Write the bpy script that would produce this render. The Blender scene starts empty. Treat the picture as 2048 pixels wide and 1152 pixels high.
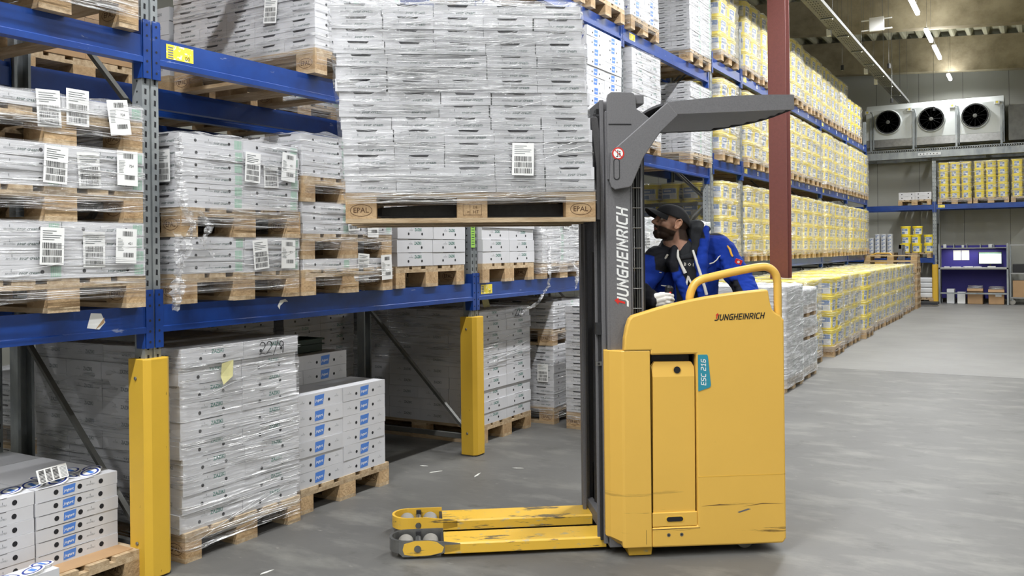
import bpy, math, random
from mathutils import Vector, Matrix, noise
random.seed(11)
sc = bpy.context.scene
COL = sc.collection
PI = math.pi
R = math.radians

# ------------------------------------------------------------------ camera
FPX, HCAM, YAW, ROLL = 1780.0, 1.515, math.atan(1041 / 1780.0), 0.011
cam = bpy.data.cameras.new('camera'); cam_o = bpy.data.objects.new('camera', cam); COL.objects.link(cam_o)
cam.sensor_width = 36.0; cam.lens = FPX / 2048 * 36; cam.shift_y = (501 - 576) / 2048.0
cam.clip_start = 0.05; cam.clip_end = 120
cam_o.matrix_world = Matrix.Translation((0, 0, HCAM)) @ Matrix.Rotation(YAW, 4, 'Z') @ Matrix.Rotation(PI / 2, 4, 'X') @ Matrix.Rotation(-ROLL, 4, 'Z')
sc.camera = cam_o

# ------------------------------------------------------------------ world, exposure, light sampling
w = bpy.data.worlds.new('world'); sc.world = w; w.use_nodes = True
w.node_tree.nodes['Background'].inputs[0].default_value = (0.7, 0.72, 0.74, 1)
w.node_tree.nodes['Background'].inputs[1].default_value = 0.08
sc.view_settings.view_transform = 'Standard'
sc.view_settings.look = 'None'
sc.view_settings.gamma = 1
sc.view_settings.exposure = 0.14
cy = sc.cycles
cy.max_bounces = 6; cy.diffuse_bounces = 3; cy.glossy_bounces = 2; cy.transmission_bounces = 3
cy.transparent_max_bounces = 14; cy.caustics_reflective = False; cy.caustics_refractive = False
cy.sample_clamp_indirect = 4.0; cy.sample_clamp_direct = 30.0

# ------------------------------------------------------------------ materials
def lin(c):
    return tuple((x / 255 / 12.92) if x / 255 <= .04045 else ((x / 255 + .055) / 1.055) ** 2.4 for x in c) + (1,)

def mat(name, col, rough=.5, metal=0.0, ns=None, na=.25, col2=None, bump=0.0, bs=None, rand=0.0, scale=(1, 1, 1), spec=.5, thr=None, coat=0):
    """procedural surface: base colour varied by object-space noise (towards col2) and per-object brightness"""
    m = bpy.data.materials.new(name); m.use_nodes = True; nt = m.node_tree; N = nt.nodes; L = nt.links
    b = N['Principled BSDF']; b.inputs['Roughness'].default_value = rough; b.inputs['Metallic'].default_value = metal
    b.inputs['Specular IOR Level'].default_value = spec
    if coat: b.inputs['Coat Weight'].default_value = coat; b.inputs['Coat Roughness'].default_value = .15
    c = lin(col); b.inputs['Base Color'].default_value = c
    m.diffuse_color = c
    last = None
    tc = N.new('ShaderNodeTexCoord'); mp = N.new('ShaderNodeMapping'); mp.inputs['Scale'].default_value = scale
    oi = N.new('ShaderNodeObjectInfo'); vm = N.new('ShaderNodeVectorMath'); vm.operation = 'MULTIPLY_ADD'
    L.new(tc.outputs['Object'], mp.inputs['Vector'])
    L.new(oi.outputs['Random'], vm.inputs[0]); vm.inputs[1].default_value = (37, 17, 53); L.new(mp.outputs['Vector'], vm.inputs[2])
    if ns:
        n = N.new('ShaderNodeTexNoise'); n.inputs['Scale'].default_value = ns; n.inputs['Detail'].default_value = 5; n.inputs['Roughness'].default_value = .62
        L.new(vm.outputs[0], n.inputs['Vector'])
        mx = N.new('ShaderNodeMix'); mx.data_type = 'RGBA'
        mx.inputs[6].default_value = c
        mx.inputs[7].default_value = lin(col2) if col2 else tuple(x * (1 - na) for x in c[:3]) + (1,)
        rp = N.new('ShaderNodeMapRange'); t0, t1 = thr or (.35, .7)
        rp.inputs[1].default_value = t0; rp.inputs[2].default_value = t1
        L.new(n.outputs['Fac'], rp.inputs[0]); L.new(rp.outputs[0], mx.inputs[0])
        last = mx.outputs[2]
    if rand:
        hs = N.new('ShaderNodeHueSaturation')
        mr = N.new('ShaderNodeMapRange'); mr.inputs[3].default_value = 1 - rand; mr.inputs[4].default_value = 1 + rand * .5
        L.new(oi.outputs['Random'], mr.inputs[0]); L.new(mr.outputs[0], hs.inputs['Value'])
        if last is not None: L.new(last, hs.inputs['Color'])
        else: hs.inputs['Color'].default_value = c
        last = hs.outputs[0]
    if last is not None: L.new(last, b.inputs['Base Color'])
    if bump:
        n2 = N.new('ShaderNodeTexNoise'); n2.inputs['Scale'].default_value = bs or 60; n2.inputs['Detail'].default_value = 4
        L.new(vm.outputs[0], n2.inputs['Vector'])
        bp = N.new('ShaderNodeBump'); bp.inputs['Strength'].default_value = bump; bp.inputs['Distance'].default_value = .01
        L.new(n2.outputs['Fac'], bp.inputs['Height']); L.new(bp.outputs[0], b.inputs['Normal'])
    return m

def wear(m, marks, col, band=None, axis=2):
    """scratches, chips and grime with a shape of their own, mixed over the paint"""
    nt = m.node_tree; N = nt.nodes; L = nt.links; b = N['Principled BSDF']
    tc = N.new('ShaderNodeTexCoord'); mp = N.new('ShaderNodeMapping'); mp.inputs['Scale'].default_value = marks[0]
    n = N.new('ShaderNodeTexNoise'); n.inputs['Scale'].default_value = marks[1]; n.inputs['Detail'].default_value = 6; n.inputs['Roughness'].default_value = .65
    L.new(tc.outputs['Object'], mp.inputs[0]); L.new(mp.outputs[0], n.inputs['Vector'])
    r = N.new('ShaderNodeMapRange'); r.inputs[1].default_value = marks[2]; r.inputs[2].default_value = marks[3]
    L.new(n.outputs['Fac'], r.inputs[0]); f = r.outputs[0]
    if band:
        sx = N.new('ShaderNodeSeparateXYZ'); L.new(tc.outputs['Object'], sx.inputs[0])
        r2 = N.new('ShaderNodeMapRange'); r2.inputs[1].default_value = band[0]; r2.inputs[2].default_value = band[1]
        r2.inputs[3].default_value = 1; r2.inputs[4].default_value = 0
        L.new(sx.outputs[axis], r2.inputs[0])
        mu = N.new('ShaderNodeMath'); mu.operation = 'MULTIPLY'; L.new(f, mu.inputs[0]); L.new(r2.outputs[0], mu.inputs[1]); f = mu.outputs[0]
    mx = N.new('ShaderNodeMix'); mx.data_type = 'RGBA'; mx.inputs[7].default_value = lin(col); L.new(f, mx.inputs[0])
    old = b.inputs['Base Color'].links
    if old: L.new(old[0].from_socket, mx.inputs[6])
    else: mx.inputs[6].default_value = b.inputs['Base Color'].default_value
    L.new(mx.outputs[2], b.inputs['Base Color'])
    return m

def emit(name, col, s):
    m = bpy.data.materials.new(name); m.use_nodes = True; nt = m.node_tree
    b = nt.nodes['Principled BSDF']; b.inputs['Base Color'].default_value = lin(col)
    b.inputs['Emission Color'].default_value = lin(col); b.inputs['Emission Strength'].default_value = s
    m.diffuse_color = lin(col)
    return m

def film_mat(name, milk=.1, gloss=.16, zs=38.0, st=.62, bd=.06, th=(.56, .68)):
    m = bpy.data.materials.new(name); m.use_nodes = True; nt = m.node_tree; N = nt.nodes; L = nt.links
    N.remove(N['Principled BSDF']); out = N['Material Output']
    tc = N.new('ShaderNodeTexCoord'); oi = N.new('ShaderNodeObjectInfo')
    def noise_at(rot, scl, sc_, det=3, rough=.55):
        mp = N.new('ShaderNodeMapping'); mp.inputs['Rotation'].default_value = rot; mp.inputs['Scale'].default_value = scl
        vm = N.new('ShaderNodeVectorMath'); vm.operation = 'MULTIPLY_ADD'; vm.inputs[1].default_value = (31, 11, 71)
        L.new(tc.outputs['Object'], mp.inputs[0]); L.new(oi.outputs['Random'], vm.inputs[0]); L.new(mp.outputs[0], vm.inputs[2])
        n = N.new('ShaderNodeTexNoise'); n.inputs['Scale'].default_value = sc_; n.inputs['Detail'].default_value = det; n.inputs['Roughness'].default_value = rough
        L.new(vm.outputs[0], n.inputs['Vector']); return n.outputs['Fac']
    a = noise_at((R(4), R(3), 0), (1.1, 1.1, zs), 1.6, 3)           # drawn-out creases round the load
    d = noise_at((R(14), R(-16), 0), (1.5, 1.5, 16), 1.8, 3)        # slanting wraps
    e = noise_at((0, 0, 0), (5, 5, 8), 2.2, 4)                      # crumples
    def rng(s, lo, hi, p=None):
        r = N.new('ShaderNodeMapRange'); r.inputs[1].default_value = lo; r.inputs[2].default_value = hi; L.new(s, r.inputs[0]); return r.outputs[0]
    def mth(op, x, y):
        k = N.new('ShaderNodeMath'); k.operation = op
        for i, q in enumerate((x, y)):
            if isinstance(q, (int, float)): k.inputs[i].default_value = q
            else: L.new(q, k.inputs[i])
        return k.outputs[0]
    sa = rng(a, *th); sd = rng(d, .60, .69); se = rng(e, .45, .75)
    glint_streak = mth('MAXIMUM', mth('MULTIPLY', sa, 1.0), mth('MULTIPLY', sd, .8))  # highlights along creases and wraps, put in as milky white diffuse
    bh = mth('ADD', mth('ADD', a, mth('MULTIPLY', d, .8)), mth('MULTIPLY', e, .5))
    bp = N.new('ShaderNodeBump'); bp.inputs['Strength'].default_value = 1.0; bp.inputs['Distance'].default_value = bd
    L.new(bh, bp.inputs['Height'])
    tr = N.new('ShaderNodeBsdfTransparent')
    gl = N.new('ShaderNodeBsdfGlossy'); gl.inputs['Roughness'].default_value = .2; L.new(bp.outputs[0], gl.inputs['Normal'])
    gl.inputs['Color'].default_value = (1, 1, 1, 1)
    df = N.new('ShaderNodeBsdfDiffuse'); df.inputs['Color'].default_value = (.95, .95, .96, 1); L.new(bp.outputs[0], df.inputs['Normal'])
    tl = N.new('ShaderNodeBsdfTranslucent'); tl.inputs['Color'].default_value = (.8, .81, .83, 1)
    m0 = N.new('ShaderNodeMixShader'); m0.inputs[0].default_value = .35; L.new(df.outputs[0], m0.inputs[1]); L.new(tl.outputs[0], m0.inputs[2])
    m1 = N.new('ShaderNodeMixShader'); L.new(tr.outputs[0], m1.inputs[1]); L.new(m0.outputs[0], m1.inputs[2])
    L.new(mth('ADD', mth('MULTIPLY', glint_streak, st), mth('ADD', mth('MULTIPLY', se, milk * .6), milk)), m1.inputs[0])
    m2 = N.new('ShaderNodeMixShader'); L.new(m1.outputs[0], m2.inputs[1]); L.new(gl.outputs[0], m2.inputs[2])
    L.new(mth('ADD', mth('MULTIPLY', glint_streak, .3), gloss), m2.inputs[0])
    L.new(m2.outputs[0], out.inputs[0])
    m.diffuse_color = (.9, .9, .95, .4)
    return m

M = {}
M['carton'] = mat('white_carton', (205, 205, 208), .6, ns=3, na=.07, rand=.05)
M['carton_in'] = mat('dark_cut_and_joint', (62, 60, 58), .9)  # dark flap cuts on cartons, joints of the wall panels
M['kraft'] = mat('brown_cardboard', (176, 142, 104), .75, ns=6, na=.12, rand=.1)
M['ink_green'] = mat('green_print', (36, 70, 62), .6)
M['ink_grey'] = mat('grey_print', (112, 118, 120), .6)
M['ink_teal'] = mat('teal_print', (40, 110, 96), .6)
M['ink_pale'] = mat('pale_green_print', (150, 190, 168), .6)
M['ink_blue'] = mat('blue_print', (78, 126, 204), .5)
M['ink_label'] = mat('bucket_label_blue', (108, 134, 178), .5)
M['ink_navy'] = mat('navy_print', (38, 60, 140), .5)
M['ink_black'] = mat('black_ink', (28, 28, 30), .5)
M['white'] = mat('white_paper', (232, 232, 230), .6)
M['hole'] = mat('dark_opening', (26, 26, 30), .9)
M['wood'] = mat('pallet_wood', (200, 178, 146), .75, ns=5, col2=(156, 130, 96), scale=(1, 6, 6), rand=.16, bump=.25, bs=30)
M['wood_b'] = mat('pallet_block_wood', (196, 166, 126), .8, ns=9, col2=(152, 122, 86), rand=.18, bump=.4, bs=70)
M['brand'] = mat('burnt_brand', (84, 58, 38), .9)
M['blue'] = wear(mat('blue_beam_paint', (20, 64, 140), .38, ns=4, col2=(12, 48, 114), coat=.2), ((1, 2.2, 9), 2.2, .66, .70), (120, 130, 160))
M['galv'] = mat('galvanized_steel', (158, 162, 162), .45, .4, ns=7, col2=(118, 124, 128), scale=(1, 1, .4))
M['galv_d'] = mat('dull_steel', (112, 112, 108), .55, .5, ns=5, na=.3)
M['guard'] = wear(wear(mat('yellow_guard_paint', (216, 174, 56), .42, ns=3, na=.08), ((9, 9, 1.2), 1.8, .67, .70), (70, 56, 30), (.2, .7)), ((6, 6, 2), 6, .7, .74), (96, 78, 30))
M['yellow'] = wear(wear(mat('truck_yellow', (228, 182, 82), .4, ns=1.5, na=.05, bump=.02, bs=260, coat=.15), ((1.4, 1.4, 26), 1.3, .62, .68), (120, 92, 44), (.12, .42)), ((2, 2, 3), 5, .70, .73), (130, 100, 50), (.0, 1.0))
M['yellow_leg'] = wear(wear(mat('leg_yellow', (230, 184, 66), .4, ns=3, na=.08), ((2, 6, 14), 2.0, .58, .63), (110, 96, 66)), ((3, 3, 9), 5, .60, .66), (186, 168, 120))
M['mast'] = mat('mast_grey_paint', (112, 111, 113), .5, .1, ns=160, na=.2, bump=.12, bs=420)
M['mast_d'] = mat('dark_mast_steel', (52, 52, 54), .5, .3, ns=40, na=.3)
M['steel'] = mat('bare_steel', (150, 150, 148), .35, .8, ns=14, na=.25)
M['black'] = mat('black_plastic', (20, 20, 22), .5)
M['rubber'] = mat('grey_polyurethane', (150, 146, 138), .6, ns=12, na=.15)
M['red'] = mat('signal_red', (206, 44, 36), .5)
M['teal'] = mat('teal_plate', (48, 140, 160), .45)
M['bucket'] = mat('yellow_bucket_plastic', (244, 222, 62), .38, rand=.05)
M['tub'] = mat('white_tub_plastic', (214, 216, 218), .4)
M['column'] = mat('oxide_red_paint', (106, 56, 50), .6, ns=30, na=.15, bump=.08, bs=90)
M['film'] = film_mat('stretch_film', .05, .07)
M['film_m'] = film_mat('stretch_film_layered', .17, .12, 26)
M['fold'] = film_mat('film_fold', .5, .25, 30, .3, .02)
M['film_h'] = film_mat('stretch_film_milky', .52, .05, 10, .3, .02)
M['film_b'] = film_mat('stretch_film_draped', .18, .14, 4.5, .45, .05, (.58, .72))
M['purple'] = mat('violet_panel', (44, 38, 126), .6)
M['screen'] = emit('screen_glow', (225, 238, 240), .55)
M['lamp'] = emit('lamp_diffuser', (248, 250, 255), 9)
M['coolgrey'] = mat('cooler_white_sheet', (206, 210, 208), .45, ns=2, na=.08)
M['grille'] = mat('fan_grille', (26, 27, 28), .6)
M['crate'] = mat('dark_green_crate', (28, 52, 40), .45)
M['labelg'] = mat('lime_tag', (150, 198, 84), .5)
M['labely'] = wear(mat('yellow_tag', (236, 214, 60), .5), ((20, 20, 20), 3, .56, .58), (226, 226, 220))
M['table'] = mat('grey_bench', (150, 150, 148), .5, .3)

# ------------------------------------------------------------------ mesh builder
class MB:
    def __init__(s): s.v = []; s.f = []; s.m = []; s.mats = []
    def mi(s, m):
        if isinstance(m, str): m = M[m]
        if m not in s.mats: s.mats.append(m)
        return s.mats.index(m)
    def add(s, vs, fs, m, X=None):
        k = len(s.v); i = s.mi(m)
        if X is not None: vs = [tuple(X @ Vector(v)) for v in vs]
        s.v += [tuple(v) for v in vs]; s.f += [tuple(a + k for a in f) for f in fs]; s.m += [i] * len(fs)
        return s
    def box(s, x0, x1, y0, y1, z0, z1, m, X=None):
        vs = [(x, y, z) for z in (z0, z1) for y in (y0, y1) for x in (x0, x1)]
        return s.add(vs, [(0, 2, 3, 1), (4, 5, 7, 6), (0, 1, 5, 4), (2, 6, 7, 3), (0, 4, 6, 2), (1, 3, 7, 5)], m, X)
    def prism(s, poly, h0, h1, m, axis='Z', X=None):
        """poly in the plane across AXIS, extruded h0..h1; 'Y': poly=(x,z), 'X': poly=(y,z), 'Z': poly=(x,y)"""
        n = len(poly)
        fn = {'Z': lambda p, h: (p[0], p[1], h), 'Y': lambda p, h: (p[0], h, p[1]), 'X': lambda p, h: (h, p[0], p[1])}[axis]
        vs = [fn(p, h0) for p in poly] + [fn(p, h1) for p in poly]
        fs = [tuple(range(n))[::-1], tuple(range(n, 2 * n))] + [(i, (i + 1) % n, n + (i + 1) % n, n + i) for i in range(n)]
        return s.add(vs, fs, m, X)
    def cyl(s, p0, p1, r, m, seg=16, r1=None, X=None, cap=True):
        p0 = Vector(p0); p1 = Vector(p1); d = (p1 - p0).normalized(); r1 = r if r1 is None else r1
        a = d.orthogonal().normalized(); b = d.cross(a); vs = []
        for p, q in ((p0, r), (p1, r1)):
            vs += [tuple(p + (a * math.cos(2 * PI * i / seg) + b * math.sin(2 * PI * i / seg)) * q) for i in range(seg)]
        fs = [(i, (i + 1) % seg, seg + (i + 1) % seg, seg + i) for i in range(seg)]
        if cap: fs += [tuple(range(seg))[::-1], tuple(range(seg, 2 * seg))]
        return s.add(vs, fs, m, X)
    def tube(s, pts, r, m, seg=12, X=None):
        pts = [Vector(p) for p in pts]; vs = []; fs = []; n = len(pts); a = None
        for i, p in enumerate(pts):
            d = ((pts[min(i + 1, n - 1)] - p).normalized() + (p - pts[max(i - 1, 0)]).normalized()).normalized()
            a = d.orthogonal().normalized() if a is None else (a - d * a.dot(d)).normalized()
            b = d.cross(a); rr = r[i] if isinstance(r, (list, tuple)) else r
            vs += [tuple(p + (a * math.cos(2 * PI * k / seg) + b * math.sin(2 * PI * k / seg)) * rr) for k in range(seg)]
        for i in range(n - 1):
            fs += [(i * seg + k, i * seg + (k + 1) % seg, (i + 1) * seg + (k + 1) % seg, (i + 1) * seg + k) for k in range(seg)]
        fs += [tuple(range(seg))[::-1], tuple(range((n - 1) * seg, n * seg))]
        return s.add(vs, fs, m, X)
    def lathe(s, prof, m, seg=24, X=None):
        vs = []; fs = []; n = len(prof)
        for r, z in prof: vs += [(r * math.cos(2 * PI * k / seg), r * math.sin(2 * PI * k / seg), z) for k in range(seg)]
        for i in range(n - 1):
            fs += [(i * seg + k, i * seg + (k + 1) % seg, (i + 1) * seg + (k + 1) % seg, (i + 1) * seg + k) for k in range(seg)]
        fs += [tuple(range(seg))[::-1], tuple(range((n - 1) * seg, n * seg))]
        return s.add(vs, fs, m, X)
    def disc(s, c, r, m, X, seg=14, ry=None, z=0.0):
        return s.add([(c[0] + r * math.cos(2 * PI * k / seg), c[1] + (ry or r) * math.sin(2 * PI * k / seg), z) for k in range(seg)], [tuple(range(seg))], m, X)
    def rect(s, x0, x1, y0, y1, m, X, z=0.0):
        return s.add([(x0, y0, z), (x1, y0, z), (x1, y1, z), (x0, y1, z)], [(0, 1, 2, 3)], m, X)
    def text(s, t, x, y, size, m, X, shear=0, off=0, sx=1, z=0.0, align='L', track=1.0):
        vs, fs, wd = text2d(t, shear, off, track)
        o = {'L': 0, 'C': -wd / 2, 'R': -wd}[align]
        return s.add([(x + (a + o) * size * sx, y + b * size, z) for a, b in vs], fs, m, X)
    def mesh(s, name):
        me = bpy.data.meshes.new(name); me.from_pydata(s.v, [], s.f)
        for m in s.mats: me.materials.append(m)
        me.polygons.foreach_set('material_index', s.m); me.update(); return me
    def build(s, name, parent=None, loc=None, rz=0, smooth=False, bevel=0, X=None):
        me = s.mesh(name); o = bpy.data.objects.new(name, me); COL.objects.link(o)
        if loc is not None: o.location = loc
        if rz: o.rotation_euler = (0, 0, rz)
        if X is not None: o.matrix_local = X
        if parent is not None: o.parent = parent
        if smooth: shade(me)
        if bevel:
            b = o.modifiers.new('bevel', 'BEVEL'); b.width = bevel; b.segments = 2; b.limit_method = 'ANGLE'; b.angle_limit = R(50)
            b.harden_normals = False
        return o

def shade(me, ang=40):
    me.polygons.foreach_set('use_smooth', [True] * len(me.polygons))
    try: me.set_sharp_from_angle(angle=R(ang))
    except Exception: pass

_T = {}
def text2d(t, shear=0, off=0, track=1.0):
    k = (t, shear, off, track)
    if k not in _T:
        c = bpy.data.curves.new('t', 'FONT'); c.body = t; c.size = 1; c.shear = shear; c.offset = off; c.resolution_u = 1 if len(t) > 3 else 2
        c.space_character = track
        o = bpy.data.objects.new('t', c); COL.objects.link(o)
        bpy.context.view_layer.update()
        dg = bpy.context.evaluated_depsgraph_get()
        me = bpy.data.meshes.new_from_object(o.evaluated_get(dg))
        vs = [(v.co.x, v.co.y) for v in me.vertices]; fs = [tuple(p.vertices) for p in me.polygons]
        if fs and me.polygons[0].normal.z < 0: fs = [f[::-1] for f in fs]
        x0 = min(v[0] for v in vs); x1 = max(v[0] for v in vs)
        _T[k] = ([(a - x0, b) for a, b in vs], fs, x1 - x0)
        bpy.data.objects.remove(o); bpy.data.curves.remove(c); bpy.data.meshes.remove(me)
    return _T[k]

GLY = {'J': [[(.55, 1), (.55, .2), (.38, .0), (-.05, .0)]], 'U': [[(0, 1), (0, .18), (.15, 0), (.45, 0), (.6, .18), (.6, 1)]], 'N': [[(0, 0), (0, 1)], [(0, .92), (.6, .08)], [(.6, 0), (.6, 1)]],
       'G': [[(.6, 1), (.15, 1), (0, .82), (0, .18), (.15, 0), (.6, 0), (.6, .5), (.3, .5)]], 'H': [[(0, 0), (0, 1)], [(.6, 0), (.6, 1)], [(0, .5), (.6, .5)]], 'E': [[(.52, 1), (0, 1), (0, 0), (.52, 0)], [(0, .5), (.46, .5)]],
       'I': [[(0, 0), (0, 1)]], 'R': [[(0, 0), (0, 1), (.45, 1), (.58, .86), (.58, .6), (.45, .46), (0, .46)], [(.32, .46), (.6, 0)]], 'C': [[(.56, 1), (.15, 1), (0, .82), (0, .18), (.15, 0), (.56, 0)]],
       'S': [[(.58, 1), (.13, 1), (0, .87), (0, .62), (.13, .5), (.45, .5), (.58, .38), (.58, .13), (.45, 0), (0, 0)]], '2': [[(0, 1), (.45, 1), (.58, .87), (.58, .62), (.45, .5), (.13, .5), (0, .38), (0, 0), (.6, 0)]],
       '1': [[(.0, .8), (.28, 1), (.28, 0)], [(.05, 0), (.5, 0)]], '6': [[(.52, 1), (.13, 1), (0, .87), (0, .13), (.13, 0), (.45, 0), (.58, .13), (.58, .38), (.45, .5), (0, .5)]], ' ': []}
def strokes(m_, t, x, y, h, m, F, th=.2, shear=.25, gap=.34, sx=1.0, z=0.0):
    """heavy sans lettering from mitred strokes; returns the width"""
    cx_ = x
    for ch in t:
        ww = 0
        for pl_ in GLY[ch]:
            P_ = [Vector(q) for q in pl_]; n_ = len(P_); A_ = []; B_ = []
            for i, q in enumerate(P_):
                d0 = (P_[i] - P_[i - 1]).normalized() if i else (P_[1] - P_[0]).normalized()
                d1 = (P_[i + 1] - P_[i]).normalized() if i < n_ - 1 else d0
                n0 = Vector((-d0.y, d0.x)); n1 = Vector((-d1.y, d1.x)); mm = (n0 + n1).normalized(); k_ = th / 2 / max(.5, mm.dot(n0))
                q = q - d0 * th / 2 if i == 0 else (q + d0 * th / 2 if i == n_ - 1 else q)
                A_.append(q + mm * k_); B_.append(q - mm * k_); ww = max(ww, pl_[i][0])
            vs = [(cx_ + (q.x * sx + q.y * shear) * h, y + q.y * h, z) for q in A_ + B_]
            m_.add(vs, [(i, n_ + i, n_ + i + 1, i + 1) for i in range(n_ - 1)], m, F)
        cx_ += (ww * sx + gap + (.0 if ch != ' ' else .2)) * h
    return cx_ - x - gap * h

def spline(pts, n=4):
    P_ = [Vector(p) for p in pts]; out = []
    for i in range(len(P_) - 1):
        a, b, c, d = P_[max(i - 1, 0)], P_[i], P_[i + 1], P_[min(i + 2, len(P_) - 1)]
        for k in range(n):
            t = k / n; out.append(.5 * ((2 * b) + (c - a) * t + (2 * a - 5 * b + 4 * c - d) * t * t + (3 * b - a - 3 * c + d) * t ** 3))
    return out + [P_[-1]]

def face(origin, right, up):
    """matrix that lays a flat drawing (x right, y up) on a face; its normal is right x up"""
    r = Vector(right).normalized(); u = Vector(up).normalized(); n = r.cross(u)
    return Matrix(((r.x, u.x, n.x, origin[0]), (r.y, u.y, n.y, origin[1]), (r.z, u.z, n.z, origin[2]), (0, 0, 0, 1)))

def tag(o, label, cat, group=None, kind=None):
    if label: o['label'] = label
    if cat: o['category'] = cat
    if group: o['group'] = group
    if kind: o['kind'] = kind
    return o

def empty(name, loc=(0, 0, 0), rz=0, X=None):
    o = bpy.data.objects.new(name, None); COL.objects.link(o); o.empty_display_size = .1
    if X is not None: o.matrix_world = X
    else: o.location = loc; o.rotation_euler = (0, 0, rz)
    return o

def inst(name, me, X, parent=None):
    o = bpy.data.objects.new(name, me); COL.objects.link(o)
    if parent is not None: o.parent = parent
    o.matrix_local = X
    return o

ORD = ['lowest', 'second', 'third', 'fourth', 'fifth', 'sixth', 'seventh', 'eighth', 'ninth', 'tenth', 'eleventh', 'twelfth', 'thirteenth', 'fourteenth', 'fifteenth', 'sixteenth', 'seventeenth']
ORF = ['first'] + ORD[1:]
XYZ = lambda x, y, z: Matrix.Translation((x, y, z))
RZ = lambda a: Matrix.Rotation(a, 4, 'Z')

# ------------------------------------------------------------------ lamps of the hall
ROW = [(17.0, 18.42), (19.87, 21.06), (21.6, 23.1), (25.4, 26.2)]
NUMW = 'minus six,minus five,minus four,minus three,minus two,minus one,zero,one,two,three,four,five,six,seven,eight,nine,ten,eleven,twelve,thirteen,fourteen,fifteen,sixteen,seventeen,eighteen,nineteen,twenty,twenty one,twenty two,twenty three,twenty four,twenty five,twenty six,twenty seven'.split(',')
lights = []
for x in (-1.83,):
    for a, b in ROW: lights.append((x, a, b, 1))
y = 15.4
while y > -6: lights.append((-1.83, y - 1.5, y, 1)); y -= 2.15
for x, p in ((3.2, .62), (-8.2, .3)):
    y = 24.0
    while y > -6: lights.append((x, y - 1.5, y, p)); y -= 3.6
LZ = 5.9
for x, a, b, p in lights:
    root = empty('linear_lamp', (x, (a + b) / 2, LZ))
    yy = (b - a) / 2
    m_ = MB().box(-.03, .03, -yy, yy, .036, .06, 'white'); m_.build('housing', root)
    m_ = MB().prism([(-.04, .035), (-.035, -.015), (-.02, -.028), (.02, -.028), (.035, -.015), (.04, .035)], -yy + .02, yy - .02, 'lamp', 'Y'); m_.build('diffuser', root)
    m_ = MB()
    for s in (-1, 1): m_.cyl((0, s * yy * .7, .05), (0, s * yy * .7, 6.925 + (.13 if x < -8 else 0) - .068 * x - LZ), .0025, 'galv_d', 6)
    m_.build('suspension_wire', root)
    where = 'over the main aisle' if x == -1.83 else ('over the far side of the hall' if x > 0 else 'behind the racks')
    if x == -1.83 and a > 16:
        k = [r[0] for r in ROW].index(a)
        lab = ['glowing white lamp tube closest to the cable tray top', 'glowing white lamp tube, nearer of the joined pair', 'glowing white lamp tube, farther of the joined pair', 'short glowing white lamp tube close to the end wall'][k]
    else: lab = 'white linear lamp hanging %s, %s metres along' % (where, NUMW[int(round(b)) + 6])
    tag(root, lab, 'ceiling lamp', 'lamp tubes in a line above the aisle' if x == -1.83 else 'lamp tubes ' + where)
    ld = bpy.data.lights.new('lamp_light', 'AREA'); ld.shape = 'RECTANGLE'; ld.size = .09; ld.size_y = (b - a) * .96
    ld.energy = 62 * p * (b - a) * (1.3 if a > 9 else (1.15 if b > 3 else 1.6)); ld.color = (.965, .98, 1.0); ld.spread = R(170)
    lo = bpy.data.objects.new('lamp_light', ld); COL.objects.link(lo); lo.location = (0, 0, -.04); lo.parent = root
    ud = bpy.data.lights.new('lamp_uplight', 'AREA'); ud.shape = 'RECTANGLE'; ud.size = .06; ud.size_y = (b - a) * .9; ud.energy = ld.energy * .22; ud.color = (.98, .985, 1.0)
    uo = bpy.data.objects.new('lamp_uplight', ud); COL.objects.link(uo); uo.location = (0, 0, .07); uo.rotation_euler = (PI, 0, 0); uo.parent = root
# ------------------------------------------------------------------ the hall
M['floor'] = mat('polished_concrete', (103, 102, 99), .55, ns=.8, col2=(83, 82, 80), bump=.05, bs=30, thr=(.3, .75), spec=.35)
wear(M['floor'], ((1.2, 2.6, 1), 1.7, .5, .72), (118, 117, 112))
wear(M['floor'], ((1, 1.5, 1), 3.4, .58, .72), (80, 79, 76))
wear(M['floor'], ((2, 5, 1), 5, .66, .74), (138, 136, 130))
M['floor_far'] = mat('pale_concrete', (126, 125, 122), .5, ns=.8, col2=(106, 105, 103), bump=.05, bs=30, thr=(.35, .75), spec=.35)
wear(M['floor_far'], ((.4, 2.4, 1), 3.2, .55, .70), (112, 110, 106))
M['wallp'] = mat('insulated_wall_panel', (176, 176, 166), .55, ns=.5, na=.08)
M['conc'] = mat('rough_concrete_beam', (158, 148, 122), .85, ns=2.2, col2=(120, 110, 86), bump=.25, bs=24)
M['deck'] = mat('roof_deck_sheet', (176, 174, 150), .6, ns=2, na=.15)
X0, X1, Y0, Y1 = -11.0, 6.5, -7.0, 27.2

def struct(o): o['kind'] = 'structure'; return o
JY = 11.625
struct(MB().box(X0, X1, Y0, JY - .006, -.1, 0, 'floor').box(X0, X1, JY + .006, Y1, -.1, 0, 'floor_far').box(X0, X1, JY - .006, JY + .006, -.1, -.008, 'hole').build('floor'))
def wall(name, x0, x1, y0, y1, alongx):
    m_ = MB().box(x0, x1, y0, y1, 0, 8.2, 'wallp')
    if alongx:
        xx = x0 + .6
        while xx < x1:
            m_.box(xx - .004, xx + .004, y0 - .002, y0, 0, 8.2, 'carton_in'); xx += 1.1
    else:
        yy = y0 + .6
        while yy < y1:
            m_.box(x1, x1 + .002, yy - .004, yy + .004, 0, 8.2, 'carton_in'); yy += 1.1
    struct(m_.build(name))
wall('wall_end', X0, X1, Y1, Y1 + .2, True)
wall('wall_left', X0 - .2, X0, Y0, Y1, False)
struct(MB().box(X1, X1 + .2, Y0, Y1, 0, 8.2, 'wallp').build('wall_right'))
struct(MB().box(X0, X1, Y0 - .2, Y0, 0, 8.2, 'wallp').build('wall_rear'))
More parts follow.
